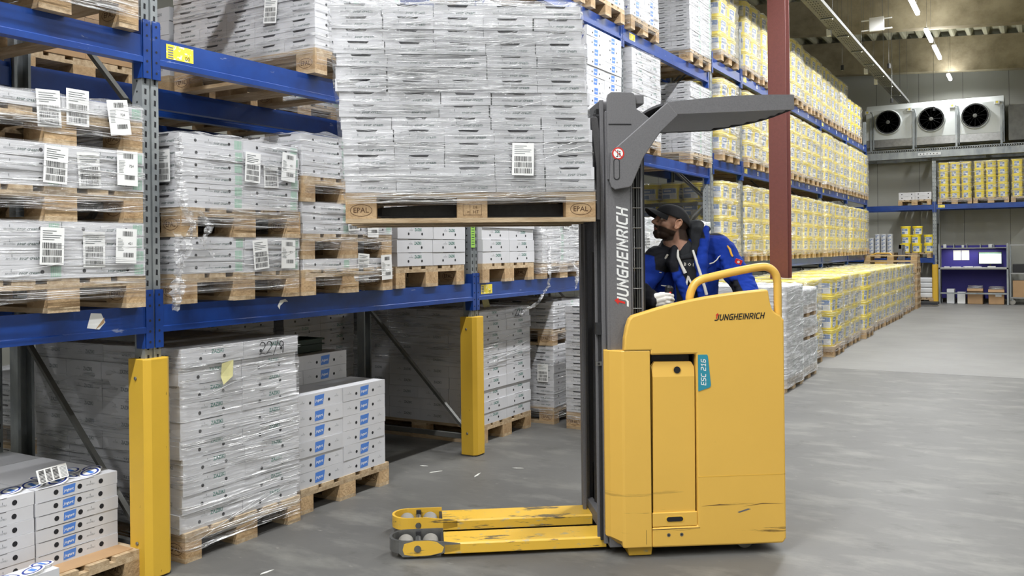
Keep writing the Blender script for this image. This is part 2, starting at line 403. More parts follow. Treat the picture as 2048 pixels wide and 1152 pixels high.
SL = -.068                                   # fall of the roof across the hall
zr = lambda x, z: z + SL * x
# trapezoid roof deck: ribs run along the hall
m_ = MB(); xx = X0; prof = []
while xx < X1:
    for dx, dz in ((0, .0), (.16, .0), (.20, -.12), (.225, -.15), (.295, -.15), (.32, -.12), (.36, .0)):
        prof.append((xx + dx, zr(xx + dx, 7.07) + dz))
    xx += .39
pr = prof + [(prof[-1][0], prof[-1][1] + .4), (prof[0][0], prof[0][1] + .4)]
k = len(prof)
vs = [(a, Y0, b) for a, b in prof] + [(a, Y1, b) for a, b in prof]
m_.add(vs, [(i, i + 1, k + i + 1, k + i) for i in range(k - 1)], 'deck')
m_.box(X0, X1, Y0, Y1, 7.9, 8.2, 'deck')
struct(m_.build('ceiling'))
n = 1
for yb in (26.35, 21.5, 16.7, 11.9, 7.1, 2.3, -2.5):
    m_ = MB(); h = .16
    bl, bt = (6.02, 6.92) if yb > 25 else (6.15, 6.93)
    pts = [(X0, zr(X0, bl)), (X1, zr(X1, bl)), (X1, zr(X1, bt)), (X0, zr(X0, bt))]
    m_.prism(pts, yb - h, yb + h, 'conc', 'Y')
    struct(m_.build('trim_%d' % n)); n += 1

# ------------------------------------------------------------------ protos: pallet
def pallet_parts():
    P = {}
    bw = [(-.4, -.255), (-.2225, -.1225), (-.0725, .0725), (.1225, .2225), (.255, .4)]
    m_ = MB()
    for a, b in bw: m_.box(-.6, .6, a, b, .122, .144, 'wood')
    P['deck'] = m_.mesh('top_deck')
    P['stringer'] = MB().box(-.0725, .0725, -.4, .4, .1, .122, 'wood').mesh('stringer_board')
    def block(hy, mark):
        m_ = MB().box(-.0725, .0725, -hy, hy, .022, .1, 'wood_b')
        for s in (-1, 1):
            F = face((0, s * (hy + .0006), .061), (-s, 0, 0), (0, 0, 1))
            if mark == 'EPAL':
                m_.text('EPAL', 0, -.0105, .034, 'brand', F, align='C', off=.01)
                pts = [(.052 * math.cos(t * PI / 16), .029 * math.sin(t * PI / 16)) for t in range(32)]
                pin = [(a * .95, b * .92) for a, b in pts]
                m_.add([(a, b, 0) for a, b in pts + pin], [(i, (i + 1) % 32, 32 + (i + 1) % 32, 32 + i) for i in range(32)], 'brand', F)
            elif mark == 'HT':
                for x0_, x1_, y0_, y1_ in ((-.045, .045, .024, .0255), (-.045, .045, -.026, -.0245), (-.045, -.0435, -.026, .0255), (.0435, .045, -.026, .0255), (-.012, -.0105, -.026, .0255)):
                    m_.rect(x0_, x1_, y0_, y1_, 'brand', F)
                m_.text('HT', .005, -.018, .022, 'brand', F); m_.text('DE', .004, .006, .018, 'brand', F); m_.text('IPPC', -.024, -.016, .013, 'brand', F @ RZ(0), sx=.5)
        return m_.mesh('block')
    P['corner'] = block(.05, 'EPAL'); P['mid'] = block(.0725, 'HT'); P['midside'] = block(.05, 'HT'); P['corner_c'] = block(.0725, None)
    P['runner'] = MB().box(-.6, .6, -.05, .05, 0, .022, 'wood').mesh('bottom_board')
    P['runner_c'] = MB().box(-.6, .6, -.0725, .0725, 0, .022, 'wood').mesh('bottom_board')
    return P
PP = pallet_parts()
def far_pallet_mesh():
    m_ = MB()
    for a, b in [(-.4, -.255), (-.2225, -.1225), (-.0725, .0725), (.1225, .2225), (.255, .4)]: m_.box(-.6, .6, a, b, .122, .144, 'wood')
    for x in (-.5275, 0, .5275):
        m_.box(x - .0725, x + .0725, -.4, .4, .1, .122, 'wood')
        for y, h in ((-.35, .05), (0, .0725), (.35, .05)): m_.box(x - .0725, x + .0725, y - h, y + h, .022, .1, 'wood_b')
    for y, h in ((-.35, .05), (0, .0725), (.35, .05)): m_.box(-.6, .6, y - h, y + h, 0, .022, 'wood')
    return m_.mesh('pallet')
FP = far_pallet_mesh()
def pallet(X, near, label, group):
    X = X @ RZ(random.choice((0, PI)) + R(random.uniform(-.5, .5)))
    if not near:
        o = inst('pallet', FP, X); tag(o, label, 'pallet', group); return o
    r = empty('pallet', X=X); tag(r, label, 'pallet', group)
    inst('top_deck', PP['deck'], Matrix(), r)
    for x in (-.5275, 0, .5275):
        inst('stringer_board', PP['stringer'], XYZ(x, 0, 0), r)
        for y in (-.35, 0, .35):
            me = (PP['corner'] if x else PP['midside']) if y else (PP['mid'] if not x else PP['corner_c'])
            inst('block', me, XYZ(x, y, 0), r)
    for y in (-.35, .35): inst('bottom_board', PP['runner'], XYZ(0, y, 0), r)
    inst('bottom_board', PP['runner_c'], Matrix(), r)
    return r

# ------------------------------------------------------------------ protos: cartons and buckets
def carton_mesh(kind):
    lx, ly, h = DIM[kind]; a = lx / 2 - .0012; b = ly / 2 - .0012; H = h - .0012; e = .0006
    m_ = MB()
    m_.box(-a, a, -b, b, 0, H, 'carton')
    F = {'+x': face((a + e, -b, 0), (0, 1, 0), (0, 0, 1)), '-x': face((-a - e, b, 0), (0, -1, 0), (0, 0, 1)),
         '-y': face((-a, -b - e, 0), (1, 0, 0), (0, 0, 1)), '+y': face((a, b + e, 0), (-1, 0, 0), (0, 0, 1))}
    def logo(Fm, x, y, s, mt='ink_grey'):
        m_.text('APOSTELS', x, y, s, mt, Fm, sx=.95); m_.rect(x + s * 2.1, x + s * 2.35, y + s * 1.0, y + s * 1.9, mt, Fm)
    L_, S_ = 2 * b, 2 * a
    for k in ('+x', '-x'):
        f = F[k]
        if kind == 'S':
            for q in (.24, .77): m_.disc((q * L_, H * .5), .0085, 'hole', f, 12)
            logo(f, .38 * L_, H * .36, .0115)
            m_.text('sour cream', .52 * L_, H * .34, .021, 'ink_green', f, shear=.35, off=.012, sx=.93)
            m_.rect(.86 * L_, .975 * L_, H * .12, H * .88, 'ink_pale', f)
            for t in range(5): m_.rect((.875 + t * .021) * L_, (.88 + t * .021) * L_, H * .12, H * .88, 'carton', f, z=.0003)
        elif kind == 'Z':
            for q in (.3, .68): m_.disc((q * L_, H * .36), .0095, 'hole', f, 12)
            m_.text('ZAZIKI', .47 * L_, H * .58, .028, 'ink_teal', f, off=.02, sx=.9)
            logo(f, .32 * L_, H * .6, .010)
            m_.rect(.3 * L_, .66 * L_, H - .003, H, 'carton_in', f)
        elif kind == 'J':
            for q in (.3, .7): m_.disc((q * L_, H * .42), .0095, 'hole', f, 12)
            m_.add([(.39 * L_, H * .16, 0), (.57 * L_, H * .2, 0), (.6 * L_, H * .86, 0), (.4 * L_, H * .82, 0)], [(0, 1, 2, 3)], 'ink_blue', f)
            m_.text('jogurt', .405 * L_, H * .42, .024, 'white', f, shear=.2, off=.02, z=.0004)
            logo(f, .1 * L_, H * .45, .008); logo(f, .82 * L_, H * .52, .008)
        elif kind == 'T':
            for q in (.235, .52, .785): m_.disc((q * L_, H * .5), .0115, 'hole', f, 14)
            m_.add([(.315 * L_, H * .14, 0), (.455 * L_, H * .2, 0), (.47 * L_, H * .86, 0), (.32 * L_, H * .8, 0)], [(0, 1, 2, 3)], 'ink_blue', f)
            m_.text('jogurt', .325 * L_, H * .38, .0185, 'white', f, shear=.2, off=.02, z=.0004)
            logo(f, .6 * L_, H * .4, .0095)
            m_.rect(.03 * L_, .7 * L_, H - .002, H, 'carton_in', f)
    for k in ('-y', '+y'):
        f = F[k]
        if kind == 'S':
            m_.add([(.3 * S_, H - .0095, 0), (.33 * S_, H - .0105, 0), (.66 * S_, H - .0105, 0), (.7 * S_, H, 0), (.27 * S_, H, 0)], [(0, 1, 2, 3, 4)], 'hole', f)
            logo(f, .2 * S_, H * .3, .0115)
            m_.text('sour cream', .45 * S_, H * .28, .021, 'ink_green', f, shear=.35, off=.012, sx=.95)
        elif kind == 'Z':
            m_.text('ZAZIKI', .5 * S_, H * .42, .027, 'ink_grey', f, off=.02, sx=.9); logo(f, .28 * S_, H * .45, .009)
        elif kind == 'J':
            m_.add([(.08 * S_, H * .35, 0), (.8 * S_, H * .35, 0), (.92 * S_, H, 0), (.05 * S_, H, 0)], [(0, 1, 2, 3)], 'ink_navy', f)
            for q in (.15, .42, .68): m_.add([(q * S_, H * .36, .0004), ((q + .14) * S_, H * .36, .0004), ((q + .17) * S_, H * .95, .0004), ((q - .03) * S_, H * .95, .0004)], [(0, 1, 2, 3)], 'tub', f)
            m_.rect(.32 * S_, .7 * S_, H * .06, H * .32, 'ink_blue', f, z=.0006); m_.text('jogurt', .38 * S_, H * .1, .016, 'white', f, z=.001)
    return m_.mesh({'S': 'sour_cream_carton', 'Z': 'zaziki_carton', 'J': 'jogurt_carton', 'T': 'jogurt_tray'}[kind])
DIM = {'S': (.24, .4, .0598), 'Z': (.3, .4, .0905), 'J': (.3, .4, .0905), 'T': (.3, .4, .058)}
NAMES = {'S': ('sour_cream_carton', 'white sour cream carton'), 'Z': ('zaziki_carton', 'white zaziki carton'), 'J': ('jogurt_carton', 'blue printed jogurt carton'),
         'T': ('jogurt_tray', 'low white jogurt tray'), 'B': ('yellow_bucket', 'yellow bucket'), 'Bs': ('yellow_bucket', 'yellow bucket'), 'Bl': ('yellow_bucket', 'yellow bucket'), 'K': ('brown_carton', 'brown cardboard box'), 'U': ('white_tub', 'small white tub'), 'W': ('white_box', 'plain white box')}
PM = {k: carton_mesh(k) for k in DIM}
def bucket_mesh(rx, ry, h, body='bucket', pw=.5, labels=((0, .9, 0), (-90, .8, 0), (180, .8, 0)), nm='yellow_bucket'):
    """tapering pail with a rounded plan, stout rim and lid; printed labels: (side in degrees, width share, shift)"""
    m_ = MB(); seg = 32
    def sq(q, k):
        c, s = math.cos(q), math.sin(q)
        return (math.copysign(abs(c) ** pw, c) * rx * k, math.copysign(abs(s) ** pw, s) * ry * k)
    prof = [(.86, 0), (.94, h * .80), (.985, h * .81), (.985, h * .845), (.955, h * .85), (.96, h * .9), (1.0, h * .905), (1.0, h * .97), (.98, h), (.93, h - .004), (.91, h - .007)]
    vs = []; n = len(prof)
    for k_, z in prof: vs += [sq(2 * PI * k / seg, k_) + (z,) for k in range(seg)]
    fs = [(i * seg + k, i * seg + (k + 1) % seg, (i + 1) * seg + (k + 1) % seg, (i + 1) * seg + k) for i in range(n - 1) for k in range(seg)] + [tuple(range(seg))[::-1], tuple(range((n - 1) * seg, n * seg))]
    m_.add(vs, fs, body)
    for deg, ws, sh in labels:
        R_ = RZ(R(deg)); side = abs(math.cos(R(deg))) > .5; D_, HW = (rx, ry) if side else (ry, rx)
        W_ = HW * .74 * ws
        def flat(x0, x1, z0, z1, m, e):
            q = []
            n_ = 4
            for i in range(n_ + 1):
                x = x0 + (x1 - x0) * i / n_; y = x * W_ + sh * HW
                dd = (max(0, 1 - min(.999, abs(y) / (HW * .93)) ** (2 / pw))) ** (pw / 2)
                for z in (z0, z1): q.append((D_ * (.86 + .08 * z / .8) * dd + e, y, z * h))
            m_.add(q, [(2 * i, 2 * i + 2, 2 * i + 3, 2 * i + 1) for i in range(n_)], m, R_)
        flat(-1, 1, .10, .74, 'white', .003)
        flat(-.92, .92, .45, .71, 'ink_label', .0036); flat(-.7, .3, .54, .62, 'white', .0042)
        flat(-.92, .1, .14, .36, 'ink_label', .0036); flat(.2, .85, .2, .4, 'tub', .0036)
    me = m_.mesh(nm); shade(me, 35); return me
PM['B'] = bucket_mesh(.147, .195, .232, labels=((0, .62, -.2), (-90, .95, 0), (180, .6, 0))); DIM['B'] = (.3, .4, .235)
PM['Bs'] = bucket_mesh(.132, .128, .186, pw=.8, labels=((0, .55, -.1), (-90, .6, 0))); DIM['Bs'] = (.3, .2666, .188)
PM['Bl'] = bucket_mesh(.13, .13, .232, pw=.95, labels=((0, .8, 0), (-90, .8, 0))); DIM['Bl'] = (.3, .2666, .235)
PM['U'] = bucket_mesh(.072, .072, .1, 'tub', 1.0, ((0, .8, 0),), 'white_tub'); DIM['U'] = (.15, .15, .102)
def plain_box(lx, ly, h, m, name, holes=False):
    m_ = MB().box(-lx / 2 + .002, lx / 2 - .002, -ly / 2 + .002, ly / 2 - .002, 0, h - .002, m)
    m_.box(-.03, .03, -ly / 2 + .001, ly / 2 - .001, h - .003, h - .001, 'ink_grey' if m == 'carton' else 'wood')
    for s in (-1, 1):
        F = face((0, s * (ly / 2 - .001), 0), (-s, 0, 0), (0, 0, 1))
        if holes:
            for q in (-.12, .12): m_.disc((q, h / 2), .014, 'hole', F)
    return m_.mesh(name)
PM['W'] = plain_box(.4, .4, .1, 'carton', 'white_box', True); DIM['W'] = (.4, .4, .1)
PM['K'] = plain_box(.3, .4, .25, 'kraft', 'brown_carton'); DIM['K'] = (.3, .4, .25)

REG = {}
CAMP = Vector((0, 0, HCAM))
def reg(kind, X, label, group, w=1.0):
    n_, cat = NAMES[kind][0], {'B': 'bucket', 'Bs': 'bucket', 'Bl': 'bucket', 'U': 'tub', 'K': 'box', 'W': 'box'}.get(kind, 'carton')
    d = (X.translation - CAMP).length
    key = 'B' if kind[0] == 'B' else kind
    REG.setdefault(key, []).append((w * DIM[kind][1] / d, kind, X.copy(), n_, label, cat, group))

def cells(kind):
    lx, ly, h = DIM[kind]; return round(1.2 / lx), round(.8 / ly)

def carton_layer(base, kind, layers, desc, side=False, top=False, rows=None, jit=.004, lean=(0, 0), start=0, back=False, hide_front=False):
    """cartons of a load; BASE: pallet frame at the underside of the load. rows: which rows back from the front"""
    nx, ny = cells(kind); lx, ly, h = DIM[kind]
    for k in range(layers):
        jx, jy = random.uniform(-jit, jit), random.uniform(-jit, jit)
        for i in range(nx):
            if rows is not None and i not in rows: continue
            for j in range(ny):
                tp = top and k == layers - 1
                if not (i == 0 or (side and j == 0) or tp or (back and i == nx - 1)): continue
                x = .6 - lx * (i + .5); y_ = -.4 + ly * (j + .5)
                X = base @ XYZ(x + jx + random.uniform(-.002, .002) + lean[0] * k, y_ + jy + lean[1] * k, k * h) @ RZ(R(random.uniform(-.5, .5)))
                kk = ORD[k + start]
                if i == 0: ps = '%s from the post side' % ORF[j] if ny > 1 else ''
                else: ps = ('%s back' % ORF[i]) if j == 0 else '%s back, %s column' % (ORF[i], ORF[j])
                lab = '%s, %s layer, %s, %s' % (NAMES[kind][1], kk, ('%s column' % ORF[j]) if i == 0 else ps, desc)
                reg(kind, X, lab, NAMES[kind][1] + 's in the ' + desc, (1 if i == 0 else .5) * (.4 if 'rear' in desc or 'hidden' in desc or 'brown' in desc else 1))
    return layers * h

def bucket_layer(base, layers, desc, side=False, top=False, kind='B', backside=False):
    lx, ly, h = DIM[kind]
    for k in range(layers):
        ny = round(.8 / ly)
        for i in range(4):
            for j in range(ny):
                if not (i == 0 or (side and j == 0) or (top and k == layers - 1)): continue
                x = .6 - lx * (i + .5); y_ = -.4 + ly * (j + .5)
                X = base @ XYZ(x + random.uniform(-.004, .004), y_ + random.uniform(-.003, .003), k * h) @ RZ(R(random.uniform(-3, 3)))
                lab = 'yellow bucket, %s layer, %s, %s' % (ORD[k], ('%s column' % ORF[j]) if i == 0 else '%s back, %s column' % (ORF[i], ORF[j]), desc)
                reg(kind, X, lab, 'yellow buckets in the ' + desc, 1 if i == 0 or k == layers - 1 else .6)
    return layers * h

# ------------------------------------------------------------------ stretch film
def label_mesh(v):
    m_ = MB(); F = Matrix()
    W_, H_ = (.105, .155)
    m_.rect(-W_ / 2, W_ / 2, -H_ / 2, H_ / 2, 'white', F)
    rnd = random.Random(v)
    def bars(x0, x1, y0, y1):
        x = x0
        while x < x1:
            b = rnd.choice((.0012, .0012, .002, .0032)); m_.rect(x, min(x + b, x1), y0, y1, 'ink_black', F, z=.0008); x += b + rnd.choice((.0012, .0018, .0026))
    if v % 2 == 0:
        for q in range(3): bars(-.042, .042, -.068 + q * .029, -.068 + q * .029 + .024)
        for q in range(5): m_.rect(-.042, rnd.uniform(0, .042), .026 + q * .009, .0285 + q * .009, 'ink_grey', F, z=.0008)
    else:
        bars(-.02, .03, .044, .066); bars(-.015, .038, -.05, -.03)
        for q in range(9): m_.rect(-.044, rnd.uniform(-.03, -.01), -.02 + q * .0065, -.0185 + q * .0065, 'ink_grey', F, z=.0008)
        m_.text('421' if v == 1 else '724', .008, .006, .016, 'ink_black', F, z=.0008)
    return m_.mesh('barcode_label')
LM = [label_mesh(i) for i in range(4)]

def film(base, z0, z1, desc, mt='film', lx=1.2, ly=.8, marks=(), topo=.05, seed=0, amp=.004, res=.03, lean=(0, 0), grp='stretch film around loads', nm='clear', folds=60, dense=False):
    """thin sheet wound round a load from z0 to z1 (pallet frame), crumpled over its upper rim"""
    rnd = random.Random(seed + 5); so = rnd.uniform(0, 90)
    hx, hy, rc = lx / 2 + .008, ly / 2 + .008, .02
    per = []
    nxs, nys = max(6, int(lx / res)), max(5, int(ly / res))
    for i in range(nxs): per.append((-hx + rc + (2 * hx - 2 * rc) * i / (nxs - 1), -hy, 0, -1))
    for i in range(nys): per.append((hx, -hy + rc + (2 * hy - 2 * rc) * i / (nys - 1), 1, 0))
    for i in range(nxs): per.append((hx - rc - (2 * hx - 2 * rc) * i / (nxs - 1), hy, 0, 1))
    for i in range(nys): per.append((-hx, hy - rc - (2 * hy - 2 * rc) * i / (nys - 1), -1, 0))
    n_ = len(per); zs = []; q = z0
    nz = max(3, int((z1 - z0) / (res * .8)))
    vs = []; fs = []
    for r_ in range(nz + 1):
        z = z0 + (z1 - z0) * r_ / nz
        for (x, y_, ax, ay) in per:
            d = noise.noise(Vector((x * 3 + so, y_ * 3, z * 16))) * amp * 2 + noise.noise(Vector((x * 9, y_ * 9 + so, z * 30))) * amp
            if r_ == 0: z_ = z + noise.noise(Vector((x * 4, y_ * 4, so))) * .012
            elif r_ == nz: z_ = z + .004
            else: z_ = z
            sh = lean[0] * (z - z0), lean[1] * (z - z0)
            vs.append((x + ax * (d + .002) + sh[0], y_ + ay * (d + .002) + sh[1], z_))
    rings = nz + 1
    for inset, up in ((.012, .006), (.05, .01), (.11, .006)):
        for (x, y_, ax, ay) in per:
            c = noise.noise(Vector((x * 7 + so, y_ * 7, inset * 40)))
            cx = x - math.copysign(min(inset, abs(x)), x); cy_ = y_ - math.copysign(min(inset, abs(y_)), y_)
            vs.append((cx + lean[0] * (z1 - z0), cy_ + lean[1] * (z1 - z0), z1 + .003 + abs(c) * topo * (up / .01)))
        rings += 1
    for r_ in range(rings - 1):
        fs += [(r_ * n_ + i, r_ * n_ + (i + 1) % n_, (r_ + 1) * n_ + (i + 1) % n_, (r_ + 1) * n_ + i) for i in range(n_)]
    m_ = MB().add(vs, fs, mt)
    nf = int(folds * (z1 - z0) / .5)
    for q in range(nf):
        w_ = rnd.random()
        if dense and rnd.random() < .55: a0 = -hx + rnd.random() ** 1.5 * 1.5 * hx; sd_ = 'y'
        else: sd_ = 'x' if w_ < (.55 if not dense else .12) else 'y'; a0 = rnd.uniform(-.98, .7) * (hy if sd_ == 'x' else hx)
        L_ = rnd.uniform(.06, .5) if rnd.random() < .8 else rnd.uniform(.4, .9); lim = (hy if sd_ == 'x' else hx) - .01
        a1 = min(lim, a0 + L_); zz = z0 + rnd.random() * (z1 - z0) if rnd.random() > (.12 if dense else .3) else z0 + rnd.random() * min(.12, z1 - z0)
        sl_ = rnd.gauss(0, .045) if rnd.random() < .82 else rnd.uniform(.12, .32)
        if z0 < -.05 and zz < z0 + .12: sl_ *= .3
        wd = rnd.uniform(.0007, .0022) * (1.25 if res > .04 else 1); k_ = 6; q0 = []
        for i in range(k_ + 1):
            t = i / k_; a = a0 + (a1 - a0) * t; z = zz + sl_ * (a1 - a0) * t + .0025 * math.sin(t * 5 + q); tp_ = math.sin(PI * min(.97, max(.03, t))) ** .5
            z = min(max(z, z0 + .004), z1 - .002); o_ = .0075 + lean[0] * (z - z0) * (1 if sd_ == 'x' else 0)
            for dz, oo in ((-wd * tp_, 0), (0, .0022 * tp_), (wd * tp_, 0)):
                q0.append((hx + o_ + oo, a, z + dz) if sd_ == 'x' else (a + lean[0] * (z - z0), -hy - o_ - oo, z + dz))
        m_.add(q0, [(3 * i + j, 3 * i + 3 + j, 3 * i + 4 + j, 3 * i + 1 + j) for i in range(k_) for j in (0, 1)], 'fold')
    me = m_.mesh('stretch_film'); shade(me, 60)
    o = inst('stretch_film', me, base); tag(o, '%s stretch film wound round the %s' % (nm, desc), 'plastic film', grp)
    for t in marks:                                  # ('x'|'y', along, z, which, tilt)
        w_, a_, z_, v_, tl_ = t
        e_ = -.004 if v_ == 2 else .0085
        F = face((hx + e_ + (z_ * lean[0]), a_, z_), (0, 1, 0), (0, 0, 1)) if w_ == 'x' else face((a_, -hy - e_, z_), (1, 0, 0), (0, 0, 1))
        l_ = inst('barcode_label', LM[v_], F @ RZ(R(tl_)), o); l_['label'] = 'white barcode sheet'
    return o

def film_tail(parent, pts, wd, seed=0, mt='film_m', cr=.35, nn=26):
    """loose gathered strip of film following PTS (in the parent's frame)"""
    P_ = [Vector(p) for p in pts]; n_ = nn; m = 7; vs = []; so = seed * 3.7
    L_ = [0]
    for i in range(1, len(P_)): L_.append(L_[-1] + (P_[i] - P_[i - 1]).length)
    for i in range(n_):
        d = L_[-1] * i / (n_ - 1); k = max(j for j in range(len(L_)) if L_[j] <= d + 1e-9); k = min(k, len(P_) - 2)
        c = P_[k].lerp(P_[k + 1], (d - L_[k]) / (L_[k + 1] - L_[k])); t = (P_[k + 1] - P_[k]).normalized()
        s = t.cross(Vector((1, .15, 0))).normalized() if abs(t.z) > .4 else Vector((0, .2, 1)).cross(t).normalized(); nrm = t.cross(s)
        w_ = wd * (.6 + .8 * abs(noise.noise(Vector((d * 6, so, 1)))))
        for j in range(m):
            a = (j / (m - 1) - .5)
            vs.append(tuple(c + s * a * w_ + nrm * noise.noise(Vector((d * 30, a * 9, so))) * wd * cr * 2 + t * noise.noise(Vector((a * 8, d * 14, so + 5))) * wd * .4))
    fs = [(i * m + j, (i + 1) * m + j, (i + 1) * m + j + 1, i * m + j + 1) for i in range(n_ - 1) for j in range(m - 1)]
    o = MB().add(vs, fs, mt).build('loose_film_tail', parent); shade(o.data, 80); return o

# ------------------------------------------------------------------ racks
def upright_mesh(h, near=True):
    m_ = MB()
    # open steel section: two flats with a groove between, side flanges
    prof = [(-.0, -.045), (0, -.006), (-.008, -.004), (-.008, .004), (0, .006), (0, .045), (-.07, .045), (-.07, .03), (-.004, .04), (-.004, .012), (-.012, .008), (-.012, -.008), (-.004, -.012), (-.004, -.04), (-.07, -.03), (-.07, -.045)]
    m_.prism(prof, 0, h, 'galv')
    F = face((.0006, 0, 0), (0, 1, 0), (0, 0, 1)); z = .08
    FS = face((0, -.0456, 0), (1, 0, 0), (0, 0, 1))
    while z < h - .03:
        for y in (-.026, .026): m_.add([(y - .006, z - .012, 0), (y + .005, z - .014, 0), (y + .006, z + .012, 0), (y - .005, z + .014, 0)], [(0, 1, 2, 3)], 'hole', F)
        if near: m_.disc((-.035, z), .006, 'hole', FS, 6)
        z += .05 if near else .1
    m_.box(-.09, .03, -.065, .065, 0, .006, 'galv_d')
    return m_.mesh('upright')
def rack(name, label, xf, ys, levels, uh, depth=1.1, guards=(), beamless=(), bays=None, skip_beams=(), labels_at=(), near=True, cross=True, blue='blue', X=Matrix()):
    """xf: front plane, ys: upright centres, levels: top of beams per bay"""
    r = empty(name, X=X); tag(r, label, 'pallet rack')
    um = upright_mesh(uh, near)
    ur = []
    for i, y in enumerate(ys):
        u = inst('upright', um, XYZ(xf - .004, y, 0), r); ur.append(u)
        u2 = inst('upright', um, XYZ(xf - depth + .004, y, 0) @ RZ(PI), r)
        if i in guards:
            m_ = MB().prism([(-.085, -.072), (.02, -.072), (.045, -.045), (.045, .045), (.02, .072), (-.085, .072)], .0, 1.02, 'guard')
            for z, s in ((.93, -.05), (.16, -.05)): m_.cyl((-.03, -.072, z), (-.03, -.079, z), .009, 'steel', 10)
            g = m_.build('upright_guard', u, loc=(0, 0, .008), bevel=.004); g['label'] = 'scuffed yellow post guard'
        m_ = MB(); z = .14; up = True
        while z + 1.0 < uh:
            m_.tube([(xf - .06, y, z), (xf - depth + .06, y, z + .95)] if up else [(xf - depth + .06, y, z), (xf - .06, y, z + .95)], .017, 'galv_d', 4)
            z += 1.0; up = not up
        for z in (.13, 1.12, 2.1, 3.1, 4.1):
            if z < uh: m_.box(xf - depth + .05, xf - .05, y - .015, y + .015, z - .02, z + .015, 'galv_d')
        m_.build('frame_brace', r)
    for b in range(len(ys) - 1):
        ya, yb = ys[b] + .046, ys[b + 1] - .046
        for li, z in enumerate(levels[b]):
            if z is None: continue
            for s in (0, 1):
                if (b, li, s) in skip_beams: continue
                xx = xf + .004 if s == 0 else xf - depth - .004
                sg = -1 if s == 0 else 1
                prof = [(xx, z), (xx, z - .098), (xx - sg * .006, z - .102), (xx - sg * .006, z - .128), (xx + sg * .05, z - .128), (xx + sg * .05, z - .03), (xx + sg * .03, z - .03), (xx + sg * .03, z)]
                m_ = MB().prism(prof, ya, yb, blue, 'Y')
                bm = m_.build('beam', r)
                for yc, d in ((ya, -1), (yb, 1)):
                    m_ = MB()
                    y0_, y1_ = (yc - .044, yc + .003) if d < 0 else (yc - .003, yc + .044)
                    m_.box(min(xx, xx - sg * .007), max(xx, xx - sg * .007), y0_ + .003, y1_ - .003, z - .2, z + .075, blue)
                    yy = yc + .003 if d < 0 else yc - .003
                    m_.prism([(xx - sg * .002, z + .07), (xx - sg * .002, z - .2), (xx + sg * .055, z - .2), (xx + sg * .06, z - .05), (xx + sg * .05, z + .07)], min(yy, yy - d * .004), max(yy, yy - d * .004), blue, 'Y')
                    F = face((xx - sg * .0078, 0, 0), (0, -sg, 0), (0, 0, 1))
                    for q in (-.17, -.12, -.07, .0, .05): m_.disc((-sg * ((y0_ + y1_) / 2), z + q), .006, 'hole', F, 8)
                    m_.build('beam_connector', bm)
                for (bb, ll, dy, kind_) in labels_at:
                    if bb == b and ll == li and s == 0:
                        F = face((xx + .001, ya + dy, z - .05), (0, 1, 0), (0, 0, 1)); m_ = MB()
                        if kind_ == 'y':
                            m_.rect(-.06, .1, -.035, .035, 'labely', F); m_.text('00', .05, -.028, .03, 'ink_black', F, z=.0006)
                            for q in range(5): m_.rect(-.05, -.02, -.03 + q * .012, -.024 + q * .012, 'ink_grey', F, z=.0006)
                        elif kind_ == 'w': m_.rect(-.03, .03, -.03, .03, 'white', F); m_.rect(-.02, .02, -.01, .0, 'ink_grey', F, z=.0006)
                        elif kind_ == 's':
                            m_.add([(-.04, -.03, 0), (.02, -.04, 0), (.05, -.01, 0), (.03, .03, 0), (-.02, .035, 0)], [(0, 1, 2, 3, 4)], 'white', F)
                            m_.add([(.0, -.04, .0006), (.045, -.012, .0006), (.045, .012, .0006)], [(0, 1, 2)], M['kraft'], F)
                        elif kind_ == 't': m_.add([(-.04, -.03, 0), (.02, -.03, 0), (.02, .01, 0)], [(0, 1, 2)], M['kraft'], F)
                        elif kind_ == 'c': m_.add([(-.05, .0, 0), (-.03, .03, 0), (.01, .035, 0), (.03, .02, 0), (0, .02, 0), (-.03, 0, 0), (-.035, -.02, 0)], [(0, 1, 2, 3, 4, 5, 6)], 'white', F)
                        m_.build('location_label' if kind_ in 'yw' else 'torn_sticker', bm)
    return r, ur
# ------------------------------------------------------------------ the racks
XF = -3.58
YA = [-.035, 2.765, 5.57, 8.37, 11.17]
LV = [1.275, 2.54, 3.77]
RK = rack('pallet_rack', 'blue and galvanized pallet rack with scuffed yellow post guards beside the aisle', XF, YA, [LV] * 4, 4.66, guards=(1, 2, 3),
     labels_at=((1, 1, .1, 'y'), (2, 0, .09, 'y'), (0, 0, 2.45, 's'), (0, 0, 1.9, 't'), (0, 0, 1.82, 'c'), (1, 0, .8, 'c'), (3, 2, .2, 'y')))
YB = [11.30, 12.66, 15.42, 18.2, 21.0, 23.8]
LB = [1.32, 2.68, 4.0]
F = face((XF + .0, 5.57 - .02, 1.66), (0, 1, 0), (0, 0, 1)); m_ = MB().rect(-.028, .028, -.12, .12, 'labelg', F).rect(-.02, -.008, .085, .10, 'ink_black', F, z=.0006).rect(.006, .02, .085, .10, 'ink_black', F, z=.0006)
for q in range(9): m_.rect(-.018, .018, -.10 + q * .018, -.095 + q * .018, 'ink_green', F, z=.0006)
tg = m_.build('rack_tag', RK[1][2], X=XYZ(XF - .004, 5.57, 0).inverted()); tg['label'] = 'lime green tag'
rack('pallet_rack', 'blue pallet rack full of wrapped yellow buckets, farther down the aisle', XF, YB, [LB] * 5, 4.64, near=False,
     labels_at=tuple((b, l, d, 'y' if d < .3 else 'w') for b in range(1, 5) for l in (1, 2) for d in (.12, .8, 1.6, 2.3)))
rack('pallet_rack', 'dark pallet rack standing back to back behind the aisle rack', -4.9, YA, [[1.275, 2.54, 3.77]] * 4, 4.66, near=False)
M['sheet'] = mat('grey_shelf_beam', (120, 124, 126), .5, .3)

